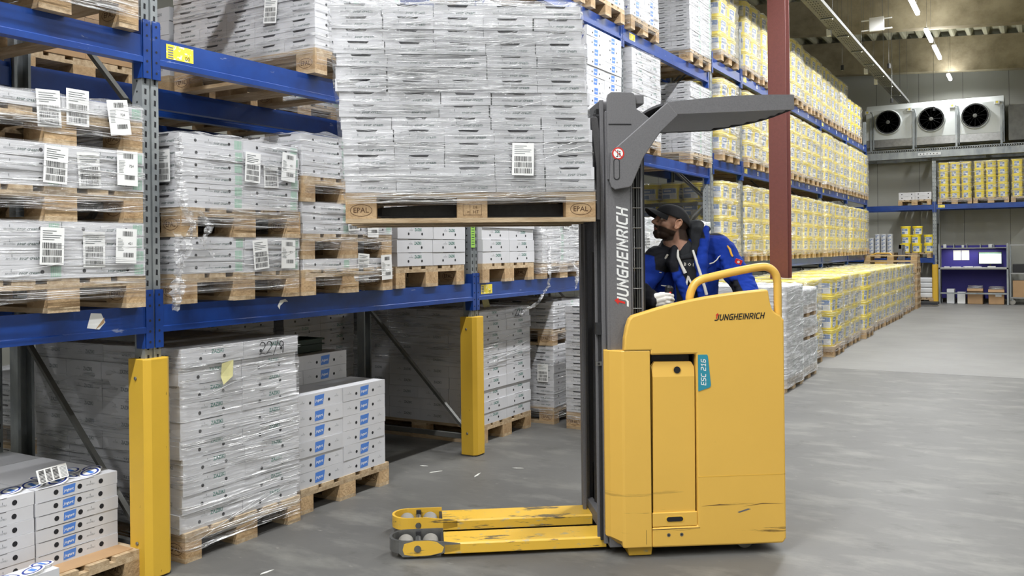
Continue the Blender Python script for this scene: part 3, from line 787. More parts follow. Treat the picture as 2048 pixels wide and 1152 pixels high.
FILMS = {}
def rack_load(y0, z0, segs, desc, near=True, xf=-3.52, side=True, mt='film', dx=0.0, filmed=True, marks=None, seed=0, dy=0.0, lean=(0, 0)):
    """one pallet place on a rack: alternating pallets and layers, from the beam up"""
    z = z0; P_ = XYZ(xf - .6 + dx, y0 + .4 + dy, 0); np_ = sum(1 for s in segs if s == 'P'); ip = 0; ic = 0; last = z0
    nc = sum(1 for s in segs if s != 'P')
    for s in segs:
        if s == 'P':
            nm = '' if np_ == 1 else ('bottom ' if ip == 0 else ('top ' if ip == np_ - 1 else 'middle '))
            pallet(P_ @ XYZ(random.uniform(-.01, .01), random.uniform(-.008, .008), z), near, '%swooden pallet under the %s' % (nm, desc), 'wooden pallets on the racks')
            last = z; z += .144; ip += 1
        else:
            kind, n_ = s; top = (nc == ic + 1) and z + DIM[kind][2] * n_ < 1.6
            dd = desc if nc == 1 else desc + (', bottom tier' if ic == 0 else (', top tier' if ic == nc - 1 else ', middle tier'))
            if kind in ('B', 'Bs'): h = bucket_layer(P_ @ XYZ(0, 0, z), n_, dd, side, top, kind)
            else: h = carton_layer(P_ @ XYZ(0, 0, z), kind, n_, dd, side, top, lean=lean)
            if filmed:
                mk = () if marks is None else marks.get(ic, ())
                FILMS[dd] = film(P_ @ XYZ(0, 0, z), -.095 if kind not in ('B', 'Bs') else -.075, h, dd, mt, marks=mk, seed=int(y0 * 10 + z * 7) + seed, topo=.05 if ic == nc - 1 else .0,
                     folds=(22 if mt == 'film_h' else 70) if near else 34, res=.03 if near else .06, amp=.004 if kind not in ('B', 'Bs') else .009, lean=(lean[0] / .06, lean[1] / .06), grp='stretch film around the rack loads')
            z += h; ic += 1
    return z

# near rack, lowest shelf
rack_load(1.88, 1.275, ['P', ('S', 4), 'P', ('S', 3), 'P', ('S', 1)], 'triple load nearest the camera', marks={
    0: [('x', -.06, .135, 0, -2), ('x', .14, .12, 2, 0), ('x', .29, .135, 1, -2)], 1: [('x', -.04, .09, 0, -3), ('x', .12, .08, 2, 4), ('x', .3, .10, 3, 0)],
    2: [('x', -.06, .0, 2, 3), ('x', .07, .02, 2, 0), ('x', .26, .0, 3, 8)]})
rack_load(2.875, 1.275, ['P', ('S', 3), 'P', ('S', 6)], 'double load past the front post', marks={
    0: [('x', .1, .09, 0, 5), ('x', .3, .09, 1, -1)], 1: [('x', .05, .22, 0, -3), ('x', .19, .2, 2, 2), ('x', .31, .24, 1, -5), ('y', .5, .2, 0, 0)]}, seed=3)
rack_load(3.70, 1.275, ['P', ('S', 1), 'P', ('S', 3), 'P', ('S', 4)], 'triple load left of the zaziki', marks={
    1: [('x', .02, .1, 0, 3), ('x', .2, .06, 1, 0)], 0: [('x', .12, .01, 2, -4), ('x', .33, .0, 1, 3)]}, seed=4)
rack_load(4.60, 1.275, ['P', ('Z', 7)], 'zaziki load before the second post', filmed=False, xf=-3.55)
rack_load(5.63, 1.275, ['P', ('Z', 7)], 'zaziki load after the second post', filmed=False, xf=-3.55)
rack_load(6.52, 1.275, ['P', ('S', 10)], 'wrapped shelf load beside the mast', mt='film_m', marks={0: [('x', .02, .36, 0, 0), ('x', .22, .34, 2, 5)]})
rack_load(7.42, 1.275, ['P', ('S', 10)], 'wrapped shelf load behind the mast', mt='film_m')
rack_load(8.55, 1.275, ['P', ('S', 7)], 'wrapped shelf load behind the driver', mt='film_h', marks={0: [('x', -.1, .2, 0, 0), ('y', .3, .2, 0, 0)]})
rack_load(10.2, 1.275, ['P', ('S', 7)], 'wrapped shelf load beside the far post', mt='film_h')
t_ = film_tail(FILMS['double load past the front post, top tier'], [(.60, -.41, .33), (.62, -.42, .15), (.63, -.41, .02), (.64, -.35, -.10), (.63, -.38, -.2), (.62, -.42, -.28)], .06, 1)
film_tail(FILMS['double load past the front post, bottom tier'], [(.61, -.42, .19), (.62, -.43, .08), (.63, -.44, -.03), (.65, -.47, -.10), (.67, -.50, -.16)], .07, 2)
film_tail(FILMS['double load past the front post, top tier'], [(.62, -.30, -.02), (.64, -.25, -.10), (.63, -.30, -.16), (.63, -.22, -.24)], .04, 3)
film_tail(FILMS['wrapped shelf load beside the mast'], [(.62, -.30, .12), (.64, -.36, .0), (.66, -.38, -.08), (.63, -.36, -.2), (.60, -.46, -.33), (.5, -.62, -.42)], .045, 4)
film_tail(FILMS['wrapped shelf load beside the mast'], [(.62, .12, .0), (.66, .14, -.10), (.65, .13, -.24)], .05, 5)
# second shelf
rack_load(1.86, 2.54, ['P', ('S', 7)], 'upper load nearest the camera', mt='film_m')
rack_load(3.82, 2.54, ['P', ('S', 14)], 'tall upper load behind the raised one', marks={0: [('y', .27, .26, 0, -6)]}, mt='film')
rack_load(5.7, 2.54, ['P', ('J', 8)], 'hidden jogurt load above the zaziki', filmed=False)
rack_load(7.42, 2.54, ['P', ('J', 10)], 'jogurt load above the mast', filmed=False)
rack_load(8.5, 2.54, ['P', ('Z', 10)], 'white load right of the mast top', mt='film')
rack_load(10.3, 2.54, ['P', ('S', 14)], 'slotted load above the roof guard', mt='film')
# third shelf
rack_load(6.6, 3.77, ['P', ('J', 5)], 'top shelf load over the film', filmed=False)
rack_load(7.5, 3.77, ['P', ('J', 5)], 'top shelf load over the mast', filmed=False)
rack_load(8.46, 3.77, ['P', ('J', 6)], 'top shelf load past the third post', mt='film')
rack_load(10.3, 3.77, ['P', ('S', 16)], 'tall slotted load on the top shelf', mt='film')

# buckets on the farther rack
shelfn = ['lowest shelf', 'middle shelf', 'top shelf']
for li, z in enumerate(LB):
    rack_load(11.55, z, ['P', ('B', 4)], 'narrow bay, %s' % shelfn[li], near=False, mt='film_b', side=True)
for b in range(1, 5):
    for li, z in enumerate(LB):
        for k in range(3):
            y0 = YB[b] + .1 + .885 * k
            if li == 2 and y0 > 22: continue
            if li == 2 and 20.9 < y0 < 22: pass
            n_ = 3 if (li == 2 and y0 > 20.8) else 4
            rack_load(y0, z, ['P', ('B', n_)], '%s load, %s' % (ORF[(b - 1) * 3 + k], shelfn[li]), near=False,
                      mt='film_b' if (li < 2 or y0 < 21) else 'film', side=(b == 1 and k == 0) or (li == 2 and y0 > 21), seed=b * 7 + k, dx=random.uniform(-.02, .02))

# ------------------------------------------------------------------ loads on the floor
def floor_load(x, y0, segs, desc, **kw):
    return rack_load(y0, 0.0, segs, desc, xf=x, **kw)
# jogurt trays at the very front
PT = XYZ(-4.2, 2.31, 0)
pallet(PT @ XYZ(0, 0, 0), True, 'wooden pallet under the low jogurt trays at the front', 'wooden pallets on the floor')
m_ = MB().box(-.57, .57, -.39, .37, .144, .147, 'kraft'); o = m_.build('cardboard_sheet', X=PT); tag(o, 'brown cardboard sheet lying on the pallet under the jogurt trays', 'cardboard sheet')
TB = XYZ(-4.345, 2.28, .147)
for k in range(6):
    for i in range(3):
        for j in (0, 1):
            if k < 5 and i > 0 and j == 0: continue
            X = TB @ XYZ(.45 - .3 * i + random.uniform(-.003, .003), -.2 + .405 * j + random.uniform(-.003, .003), k * .058) @ RZ(R(random.uniform(-.6, .6)))
            reg('T', X, 'low white jogurt tray, %s layer, %s column, %s back' % (ORD[k], ORF[j], ORF[i]), 'jogurt trays at the front')
reg('T', XYZ(-3.60, 2.06, .147) @ RZ(R(1.0)) @ Matrix.Diagonal((.42, 1, 1, 1)), 'lone low jogurt tray lying in front of the tray stack', 'jogurt trays at the front')
# printed lids showing on the trays
def lid(i):
    m_ = MB().lathe([(.030, -.045), (.040, -.002), (.046, 0), (.047, .002), (.044, .003)], 'white', 20)
    m_.add([(.040 * math.cos(t * PI / 10), .040 * math.sin(t * PI / 10), .0036) for t in range(20)] + [(.031 * math.cos(t * PI / 10), .031 * math.sin(t * PI / 10), .0036) for t in range(20)], [(i, (i + 1) % 20, 20 + (i + 1) % 20, 20 + i) for i in range(20)], 'ink_navy')
    m_.rect(-.02, .024, -.009, .009, 'ink_blue', Matrix(), z=.0038)
    return m_.mesh('yogurt_cup')
LID = lid(0)
for q, (x, y_, z, t) in enumerate([(-3.83, 2.32, .5, 8), (-3.80, 2.42, .502, 14), (-3.84, 2.50, .5, -10), (-3.80, 2.58, .503, 12), (-3.86, 2.63, .5, 6), (-3.9, 2.40, .5, -8), (-3.92, 2.56, .5, 5),
                                  (-3.82, 2.22, .5, 10), (-3.84, 2.12, .5, -6), (-3.79, 2.03, .5, 4), (-3.60, 1.98, .21, 6), (-3.60, 2.08, .21, -8), (-3.585, 2.17, .212, 10), (-3.62, 2.23, .213, 0)]):
    place_ = 'on the right tray stack' if q < 7 else ('on the left tray stack' if q < 10 else 'on the lone front tray')
    o = inst('yogurt_cup', LID, XYZ(x, y_, z) @ Matrix.Rotation(R(t), 4, 'X') @ Matrix.Rotation(R(8 - q), 4, 'Y'))
    tag(o, 'yogurt cup with round blue printed lid %s, %s along' % (place_, ORF[q if q < 7 else (q - 7 if q < 10 else q - 10)]), 'yogurt cup', 'yogurt cups ' + place_)
X = face((-3.77, 2.38, .545), (-.15, 1, .06), (-.35, .0, 1))
m_ = MB().box(-.075, .075, -.03, .032, -.001, 0, 'white')
rr = random.Random(4)
for q in range(3):
    x = -.066 + q * .034
    for t in range(9): m_.rect(x, x + .026, -.026 + t * .006, -.0235 + t * .006 + rr.uniform(0, .002), 'ink_black', Matrix(), z=.0006)
for t in range(8): m_.rect(.038, .07, -.024 + t * .006, -.022 + t * .006, 'ink_grey', Matrix(), z=.0006)
o = m_.build('barcode_card', X=X); tag(o, 'white barcode card standing on top of the jogurt trays', 'label')

# zaziki 22/9
FZ = XYZ(-4.19, 3.335, 0)
pallet(FZ @ XYZ(0, 0, 0), True, 'wooden pallet under the zaziki load with handwriting', 'wooden pallets on the floor')
carton_layer(FZ @ XYZ(-.01, -.005, .144), 'Z', 10, 'handwritten load by the front guard', side=True, top=True, jit=.006)
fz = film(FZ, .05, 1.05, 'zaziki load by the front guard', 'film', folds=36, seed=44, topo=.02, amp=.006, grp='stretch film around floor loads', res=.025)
def script(fr, s, pts_list, parent):
    m_ = MB()
    for pts in pts_list: m_.tube([(a * s, b * s, 0) for a, b in pts], .0026, 'ink_black', 5)
    o = m_.build('handwriting', parent, X=fr); o['label'] = 'black handwritten 22/9'
def arc(cx, cy_, r, a0, a1, n_=8, ry=None): return [(cx + r * math.cos(R(a0 + (a1 - a0) * i / n_)), cy_ + (ry or r) * math.sin(R(a0 + (a1 - a0) * i / n_))) for i in range(n_ + 1)]
two = lambda x: arc(x + .35, .75, .3, 170, -30) + [(x + .1, .1), (x, 0), (x + .3, .1), (x + .7, 0)]
nine = lambda x: arc(x + .25, .72, .24, 0, 360) + [(x + .48, .6), (x + .42, -.1)]
GL = [two(0), two(.8), [(1.6, -.2), (2.2, 1.1)], nine(2.35)]
script(face((.6 + .0155, .09, .972), (0, 1, 0), (0, 0, 1)), .062, GL, fz)
m_ = MB().prism([(-.05, -.09), (.06, -.07), (.05, .07), (-.045, .06)], 0, .0006, 'labely')
M['note'] = mat('pale_yellow_paper', (226, 220, 160), .7, ns=20, na=.15)
m_ = MB().add([(-.042, -.01, 0), (.036, .005, .002), (.042, .066, 0), (-.038, .055, .004), (-.03, -.055, .006), (.034, -.018, .003)], [(0, 1, 2, 3), (0, 4, 5, 1)], 'note')
m_.build('paper_note', fz, X=face((.6 + .013, -.13, .90), (0, 1, 0), (0, 0, 1)))['label'] = 'crumpled pale yellow note'

# jogurt load between the posts: six layers in front, eight behind, crate on top
FJ = XYZ(-4.25, 4.215, 0) @ RZ(R(-1))
pallet(FJ, True, 'wooden pallet under the blue printed jogurt cartons', 'wooden pallets on the floor')
carton_layer(FJ @ XYZ(0, -.03, .144), 'J', 6, 'open jogurt load', rows=(0,), side=True, top=True, jit=.005)
B_ = FJ @ XYZ(0, -.06, .144)
for k in range(8):
    for i in (1, 2, 3):
        for j in (0, 1):
            if not (j == 0 or i == 1): continue
            reg('J', B_ @ XYZ(.45 - .3 * i, -.2 + .4 * j + random.uniform(-.004, .004), k * .0905), 'blue printed jogurt carton, %s layer, %s back, %s column, open jogurt load' % (ORD[k], ORF[i], ORF[j]), 'jogurt cartons of the open load')
def crate(X, label):
    m_ = MB(); a, b, h = .3, .2, .085
    for x0_, x1_, y0_, y1_ in ((-a, a, -b, -b + .008), (-a, a, b - .008, b), (-a, -a + .008, -b, b), (a - .008, a, -b, b)): m_.box(x0_, x1_, y0_, y1_, 0, h, 'crate')
    m_.box(-a, a, -b, b, 0, .006, 'crate')
    for x0_, x1_, y0_, y1_ in ((-a - .012, a + .012, -b - .012, -b + .006), (-a - .012, a + .012, b - .006, b + .012), (-a - .012, -a + .006, -b - .012, b + .012), (a - .006, a + .012, -b - .012, b + .012)):
        m_.box(x0_, x1_, y0_, y1_, h - .012, h, 'crate'); m_.box(x0_, x1_, y0_, y1_, h * .5, h * .5 + .008, 'crate')
    o = m_.build('plastic_crate', X=X, bevel=.002); tag(o, label, 'crate')
crate(FJ @ XYZ(-.0, -.1, .144 + 8 * .0905 + .002) @ RZ(PI / 2) @ Matrix.Diagonal((1.05, 1, 1, 1)), 'empty dark green plastic crate on top of the jogurt cartons')

# second zaziki load
FY = XYZ(-4.33, 6.27, 0)
pallet(FY, True, 'wooden pallet under the zaziki load by the second guard', 'wooden pallets on the floor')
carton_layer(FY @ XYZ(0, 0, .144), 'Z', 10, 'load by the second guard', side=True, top=True, jit=.005)
fy = film(FY, .62, 1.05, 'upper zaziki cartons by the second guard', 'film', seed=21, topo=.05, amp=.005, grp='stretch film around floor loads')
script(face((.6 + .0145, .12, .97), (0, 1, 0), (0, 0, 1)), .055, GL, fy)
m_ = MB().rect(-.05, .05, -.03, .05, 'note', Matrix()); m_.build('paper_note', fy, X=face((.52, -.18, 1.09), (0, 1, 0), (-.3, 0, 1)))
floor_load(-3.6, 6.85, ['P', ('S', 9), 'P', ('S', 4)], 'grey double load, third bay', mt='film', marks={0: [('y', .5, .3, 0, 0)]})
# load standing crosswise behind the mast
FX = XYZ(-2.83, 7.15, 0) @ RZ(0)
pallet(FX, True, 'wooden pallet under the slotted floor load behind the mast', 'wooden pallets on the floor')
carton_layer(FX @ XYZ(0, 0, .144), 'S', 15, 'floor load behind the mast', side=True, top=True, jit=.006, rows=None)
film(FX, .05, 1.05, 'slotted floor load behind the mast', 'film', seed=5, grp='stretch film around floor loads')
# white loads right of the truck
floor_load(-2.22, 9.4, ['P', ('S', 16)], 'tall white load right of the truck', mt='film_h', near=True)
floor_load(-2.25, 10.27, ['P', ('S', 5), 'P', ('S', 2), 'P', ('S', 3)], 'white load on three pallets', mt='film_h', near=True)
o = plain = None
for q, y_ in enumerate((12.75,)):
    X = XYZ(-3.75, y_ + .5, .0)
# row of bucket pallets along the aisle
for q in range(13):
    y0 = 11.45 if q == 0 else (12.75 + .86 * (q - 1) if q < 4 else 15.5 + .86 * (q - 4))
    desc = '%s floor row pallet' % ORF[q]
    rack_load(y0, 0.0, ['P', ('B', 4)], desc, near=q < 3, xf=-2.4 + (0.03 if q in (1, 4) else random.uniform(-.05, .02)), side=q in (0, 1, 4), mt='film_b' if q not in (1, 4) else 'film', seed=90 + q)
# stack of empty pallets at its end
for q in range(9):
    pallet(XYZ(-3.0, 23.75, q * .144) @ RZ(R(random.uniform(-1.5, 1.5))), False, 'empty pallet, %s of the stack at the row end' % ORD[q], 'stack of empty pallets')

# ------------------------------------------------------------------ rear rack contents
def rear(y0, z0, segs, desc, **kw): return rack_load(y0, z0, segs, desc, xf=-4.86, near=False, **kw)
rear(3.0, 0, ['P', ('S', 4), 'P', ('S', 4)], 'rear rack load behind the trays', mt='film_m')
rear(4.0, 0, ['P', ('Z', 10)], 'dark zaziki load at the rear', mt='film')
rear(4.9, 0, ['P', ('Z', 10)], 'second dark zaziki load at the rear', mt='film')
rear(5.9, 0, ['P', ('Z', 10)], 'third dark zaziki load at the rear', mt='film')
rear(6.8, 0, ['P', ('Z', 10)], 'fourth dark zaziki load at the rear', mt='film')
rear(2.9, 2.54, ['P', ('K', 3)], 'brown box load behind the beam', filmed=False)
rear(3.9, 2.54, ['P', ('Z', 5)], 'white load beside the brown boxes', filmed=False, side=True)
rear(4.75, 2.54, ['P', ('S', 10)], 'rear upper load behind the film', mt='film_m')
rear(5.9, 2.54, ['P', ('S', 10)], 'rear upper load past the post', mt='film_m')
rear(6.8, 2.54, ['P', ('S', 10)], 'rear upper load, last seen', mt='film_m')
rear(3.0, 1.275, ['P', ('S', 8)], 'rear middle load at the front', mt='film_m')
rear(3.9, 1.275, ['P', ('S', 8)], 'rear middle load, second', mt='film_m')
rear(4.75, 1.275, ['P', ('S', 8)], 'rear middle load, third', mt='film_m')
rear(5.9, 1.275, ['P', ('S', 8)], 'rear middle load past the post', mt='film_m')
rear(8.9, 2.54, ['P', ('S', 6)], 'rear upper load beyond the mast', mt='film_m')
rear(9.9, 3.77, ['P', ('S', 10)], 'rear top load beyond the mast', mt='film_m')

# ------------------------------------------------------------------ end-wall rack
YE = 25.8
EX = [-5.02, -2.215, .59]
rack('pallet_rack', 'blue pallet rack against the end wall with one yellow post guard', 0, EX, [[1.2, 2.6], [None, 2.6]], 3.75, near=False, guards=(1,),
     labels_at=((1, 1, .1, 'y'),), X=Matrix.Translation((0, YE, 0)) @ RZ(-PI / 2), depth=1.0)
def end_load(x0, z0, kind, n_, desc, filmed=True, mt='film'):
    P_ = XYZ(x0 + .4, YE - .02 + .6, z0) @ RZ(-PI / 2)
    pallet(P_, False, 'wooden pallet under the ' + desc, 'wooden pallets on the end-wall rack')
    h = bucket_layer(P_ @ XYZ(0, 0, .144), n_, desc, kind=kind, side=True)
    if filmed: film(P_, .05, .144 + h, desc, mt, seed=int(x0 * 9) + 50, res=.06, grp='stretch film on the end-wall rack')
end_load(-2.13, 2.6, 'Bs', 5, 'first pallet on the end-wall shelf')
end_load(-1.30, 2.6, 'Bs', 5, 'second pallet on the end-wall shelf')
end_load(-.45, 2.6, 'Bs', 5, 'third pallet on the end-wall shelf')
P_ = XYZ(-2.69, YE + .58, 2.6) @ RZ(-PI / 2); pallet(P_, False, 'wooden pallet under four plain white boxes', 'wooden pallets on the end-wall rack')
for k in range(2):
    for j in range(2): reg('W', XYZ(-2.88 + .4 * j, YE + .2, 2.744 + .1 * k), 'plain white box, %s layer, %s one, above the buckets' % (ORD[k], ORF[j]), 'white boxes on the end-wall shelf')
P_ = XYZ(-2.70, YE + .58, 1.2) @ RZ(-PI / 2); pallet(P_, False, 'wooden pallet under the loose yellow buckets', 'wooden pallets on the end-wall rack')
P_ = XYZ(-3.62, YE + .58, 1.2) @ RZ(-PI / 2); pallet(P_, False, 'wooden pallet under the small white tubs', 'wooden pallets on the end-wall rack')
for k, xs in enumerate(([-2.95, -2.66, -2.37], [-2.92, -2.68, -2.37], [-2.93, -2.64])):
    for q, x in enumerate(xs):
        reg('Bl', XYZ(x, YE + .16 + (.02 * q if k == 1 else 0), 1.346 + .234 * k) @ RZ(R(-90 + random.uniform(-20, 20))), 'loose yellow bucket, %s layer, %s, on the end-wall shelf' % (ORD[k], ORF[q]), 'loose yellow buckets on the end-wall shelf')
for k in range(5):
    for q in range(5):
        if k > 3 and q < 2: continue
        for d in range(2): reg('U', XYZ(-3.95 + .155 * q, YE + .1 + .16 * d, 1.345 + .101 * k) @ RZ(-PI / 2), 'small white tub, %s layer, %s along, %s row' % (ORD[k], ORF[q], ORF[d]), 'small white tubs on the end-wall shelf')
P_ = XYZ(-2.66, YE + .5, 0) @ RZ(-PI / 2); pallet(P_, False, 'wooden pallet under white sacks beside the far guard', 'wooden pallets on the floor')
for k in range(4):
    for j in range(2):
        m_ = MB().box(-.19, .19, -.28, .28, 0, .13, 'tub'); o = m_.build('white_sack', X=XYZ(-2.86 + .4 * j, YE + .3, .145 + .134 * k), bevel=.03)
        tag(o, 'stacked white sack, %s layer, %s column, beside the far guard' % (ORD[k], ORF[j]), 'sack', 'white sacks by the far guard')
# ------------------------------------------------------------------ order of the hall: column, cooler, cable tray, antenna box
m_ = MB(); cx, cyy = -3.005, 12.5
m_.box(cx - .12, cx + .12, cyy - .12, cyy - .105, 0, 7.0, 'column').box(cx - .12, cx + .12, cyy + .105, cyy + .12, 0, 7.0, 'column').box(cx - .006, cx + .006, cyy - .105, cyy + .105, 0, 7.0, 'column')
m_.box(cx - .15, cx + .15, cyy - .15, cyy + .15, 0, .02, 'column')
o = m_.build('steel_column'); tag(o, 'dark red steel column standing in front of the bucket rack', 'column')

# cable tray
r = empty('cable_tray', (-2.9, 10, 5.3)); tag(r, 'long perforated metal cable tray hanging above the racks', 'cable tray')
m_ = MB().box(-.13, .13, -15, 15.6, 0, .004, 'galv_d').box(-.132, -.128, -15, 15.6, 0, .06, 'galv_d').box(.128, .132, -15, 15.6, 0, .06, 'galv_d')
y = 0.0
while y < 15.5:
    for x in (-.06, -.02, .02, .06): m_.box(x - .008, x + .008, y, y + .05, -.0015, -.0005, 'hole')
    y += .14
m_.build('tray_channel', r)
m_ = MB(); y = 1.0
while y < 15.5:
    for x in (-.09, .09): m_.cyl((x, y, 0), (x, y, zr(-2.9, 7.08) - 5.32), .003, 'galv_d', 6)
    m_.box(-.1, .1, y - .015, y + .015, -.02, -.003, 'galv'); m_.cyl((.09, y, -.02), (.09, y, -.035), .012, 'white', 8)
    y += 1.45
m_.build('tray_hanger', r)
for q, y in enumerate((6.2, 10.2, 11.6)):
    m_ = MB().box(-.17, -.1, y, y + .09, -.1, .02, 'white'); m_.build('junction_box', r)
m_ = MB()
for x in (-.05, -.01, .04): m_.tube([(x, -15, .02), (x + .01, 0, .018), (x, 15.5, .02)], .012, 'black', 6)
m_.build('cable', r)

# antenna box on wires
r = empty('antenna_box', (-2.5, 18.0, 5.58)); tag(r, 'flat square white antenna box with four stubs hanging under the roof', 'antenna box')
MB().box(-.13, .13, -.03, .03, 0, .26, 'white').build('casing', r, bevel=.008)
m_ = MB()
for z in (.03, .22): m_.cyl((-.27, 0, z), (.27, 0, z), .014, 'white', 10)
m_.build('antenna_rod', r)
m_ = MB()
for x in (-.1, .1): m_.cyl((x, 0, .26), (x, 0, zr(-2.5, 7.08) - 5.58), .003, 'galv_d', 6)
m_.build('hanging_wire', r)
for q, (x, y, z) in enumerate(((-2.75, 22.0, 4.9), (-2.1, 24.6, 5.0), (-2.6, 20.4, 5.4), (-3.3, 19.0, 5.2))):
    m_ = MB().cyl((0, 0, 0), (0, 0, zr(x, 7.05) - z), .004, 'galv_d', 6).cyl((0, 0, -.1), (0, 0, 0), .03, 'black', 10)
    o = m_.build('hanging_cable', loc=(x, y, z)); tag(o, 'thin hanging cable with a small dark plug, %s from the end wall' % ORF[q], 'cable', 'hanging cables')

# air cooler
r = empty('air_cooler', (-2.25, 26.0, 4.15)); tag(r, 'large white three-fan air cooler on a steel frame high on the end wall', 'air cooler')
m_ = MB().prism([(.0, .27), (0, 1.06), (.18, 1.22), (.95, 1.22), (.95, .1), (.12, .05)], -1.66, 1.66, 'coolgrey', 'X')
m_.build('housing', r, bevel=.01)
m_ = MB().prism([(-.012, .06), (-.012, .26), (.03, .26), (.1, .05)], -1.64, 1.64, 'steel', 'X'); m_.build('drip_tray', r)
for q, x in enumerate((-1.09, -.03, 1.0)):
    m_ = MB(); X = XYZ(x, 0, .72) @ Matrix.Rotation(PI / 2, 4, 'X')
    m_.lathe([(.35, 0), (.335, .03), (.322, .10), (.315, .10), (.318, .02)], 'coolgrey', 40, X)
    f_ = m_.build('fan_ring', r, smooth=True)
    m_ = MB(); m_.lathe([(.314, .02), (.314, .022), (.0, .022)], 'hole', 40, X)
    for k in range(12): m_.lathe([(.05 + .023 * k, .098), (.054 + .023 * k, .1), (.05 + .023 * k, .102)], 'grille', 32, X)
    for k in range(12):
        t = k * PI / 6; m_.cyl(X @ Vector((.05 * math.cos(t), .05 * math.sin(t), .1)), X @ Vector((.316 * math.cos(t), .316 * math.sin(t), .1)), .003, 'grille', 5)
    m_.lathe([(.05, .085), (.05, .104), (.03, .108), (.0, .108)], 'galv_d', 20, X)
    for k in range(5):
        t = k * 2 * PI / 5; c, s = math.cos(t), math.sin(t); c2, s2 = math.cos(t + .55), math.sin(t + .55)
        m_.add([(.05 * c, .05 * s, .05), (.3 * c, .3 * s, .04), (.3 * c2, .3 * s2, .07), (.05 * c2, .05 * s2, .06)], [(0, 1, 2, 3)], 'grille', X)
    m_.build('fan', f_)
for q, x in enumerate((-1.62, -.56, .47, 1.5)):
    m_ = MB().box(x - .06, x + .06, -.05, 0, .98, 1.07, 'tub'); m_.disc((0, 0), .03, 'labely', face((x, -.051, 1.03), (1, 0, 0), (0, 0, 1))); m_.build('terminal_box', r, bevel=.006)
    m_ = MB().tube([(x + .07, -.03, 1.03), (x + .13, -.03, 1.01), (x + .15, -.03, .9), (x + .15, -.03, 0)], .018, 'galv', 8); m_.build('conduit', r)
    m_ = MB().box(x + .07, x + .12, -.09, -.05, -.05, .95 if q else .85, 'galv'); m_.build('mounting_post', r)
r2 = empty('cooler_gantry', (-2.25, 26.0, 4.0)); tag(r2, 'galvanized steel platform beam carrying the air cooler on the end wall', 'steel platform')
MB().box(-3.2, 3.4, -.16, -.10, -.14, .02, 'galv').box(-3.2, 3.4, -.16, .1, -.15, -.14, 'galv').box(-3.2, 3.4, -.16, .0, .02, .03, 'galv').build('front_beam', r2)
m_ = MB(); x = -3.1
while x < 3.3: m_.box(x, x + .035, -.165, -.16, .045, .075, 'galv'); m_.box(x, x + .012, -.165, -.16, .03, .09, 'galv'); x += .055
m_.box(-3.2, 3.4, -.164, -.158, .085, .1, 'galv'); m_.build('edge_rail', r2)
MB().box(-3.2, 3.4, 1.0, 1.1, -.14, .02, 'galv').build('rear_beam', r2)
m_ = MB()
for x in (-3.0, -1.6, -.2, 1.2, 2.6): m_.box(x, x + .08, -.1, 1.0, -.12, .02, 'galv')
m_.build('cross_beam', r2)
m_ = MB().box(-.35, .2, -.168, -.161, -.09, -.02, 'tub')
for k in range(6): m_.disc((-.29 + k * .08, -.055), .014, 'hole', face((0, -.1685, 0), (1, 0, 0), (0, 0, 1)))
m_.build('splice_plate', r2)
m_ = MB().box(1.75, 3.3, .1, 1.1, .1, 1.0, M['galv_d']); o = m_.build('cooler_duct', loc=(-2.25, 26.0, 4.1)); tag(o, 'dull brown duct box beside the air cooler', 'duct')

# workbench
r = empty('workbench', (-1.33, 25.75, 0)); tag(r, 'grey steel packing bench with violet back panels against the end wall', 'workbench')
MB().box(-.8, .8, 0, .72, .90, .945, 'table').build('table_top', r, bevel=.004)
for x in (-.78, .78):
    for y in (.02, .70):
        MB().box(x - .02, x + .02, y - .02, y + .02, 0, 1.56 if y < .1 else .9, 'galv').build('leg', r)
MB().box(-.76, .76, .0, .03, .26, .30, 'galv').build('lower_rail', r)
MB().box(-.78, .78, .64, .66, .94, 1.52, 'purple').build('back_panel', r)
MB().box(-.78, .78, .64, .66, .12, .88, M['purple']).build('lower_panel', r)
m_ = MB().box(-.78, .78, .3, .66, 1.44, 1.46, 'table')
for x in (-.46, -.15, .16, .47): m_.box(x - .01, x + .01, .3, .66, 1.46, 1.55, 'galv')
m_.build('overhead_shelf', r)
m_ = MB().box(-.5, .5, .46, .49, 1.43, 1.44, 'tub'); m_.build('bench_lamp', r)
ld = bpy.data.lights.new('bench_light', 'AREA'); ld.shape = 'RECTANGLE'; ld.size = 1.2; ld.size_y = .06; ld.energy = 5; ld.color = (1, .97, .92)
lo = bpy.data.objects.new('bench_light', ld); COL.objects.link(lo); lo.parent = r; lo.location = (-.05, .43, 1.42)
def thing_at(m_, name, label, cat, loc, group=None, rz=0, bevel=0):
    o = m_.build(name, loc=loc, rz=rz, bevel=bevel); tag(o, label, cat, group); return o
BX, BY = -1.33, 25.75
r = empty('monitor', (BX + .38, BY + .45, .945)); tag(r, 'wide computer monitor glowing white on the packing bench', 'monitor')
MB().box(-.27, .27, 0, .03, .08, .40, 'black').build('screen_frame', r, bevel=.004)
m_ = MB().box(-.255, .255, -.003, 0, .095, .385, 'screen'); m_.rect(-.255, .255, .35, .385, 'ink_pale', face((0, -.004, 0), (1, 0, 0), (0, 0, 1))); m_.build('screen', r)
MB().box(-.02, .02, .01, .03, 0, .1, 'black').box(-.1, .1, -.06, .08, 0, .01, 'black').build('stand', r)
for q, x in enumerate((-.40, -.205)):
    thing_at(MB().box(-.09, .09, 0, .002, 0, .26, 'white'), 'paper_sheet', 'white paper sheet pinned to the violet panel, %s the monitor' % ('farther from' if q == 0 else 'closer to'), 'paper', (BX + x, BY + .63, 1.13), 'pinned papers')
thing_at(MB().box(-.09, .09, 0, .12, 0, .03, 'white'), 'keyboard', 'pale keyboard lying in front of the monitor', 'keyboard', (BX + .42, BY + .1, .946))
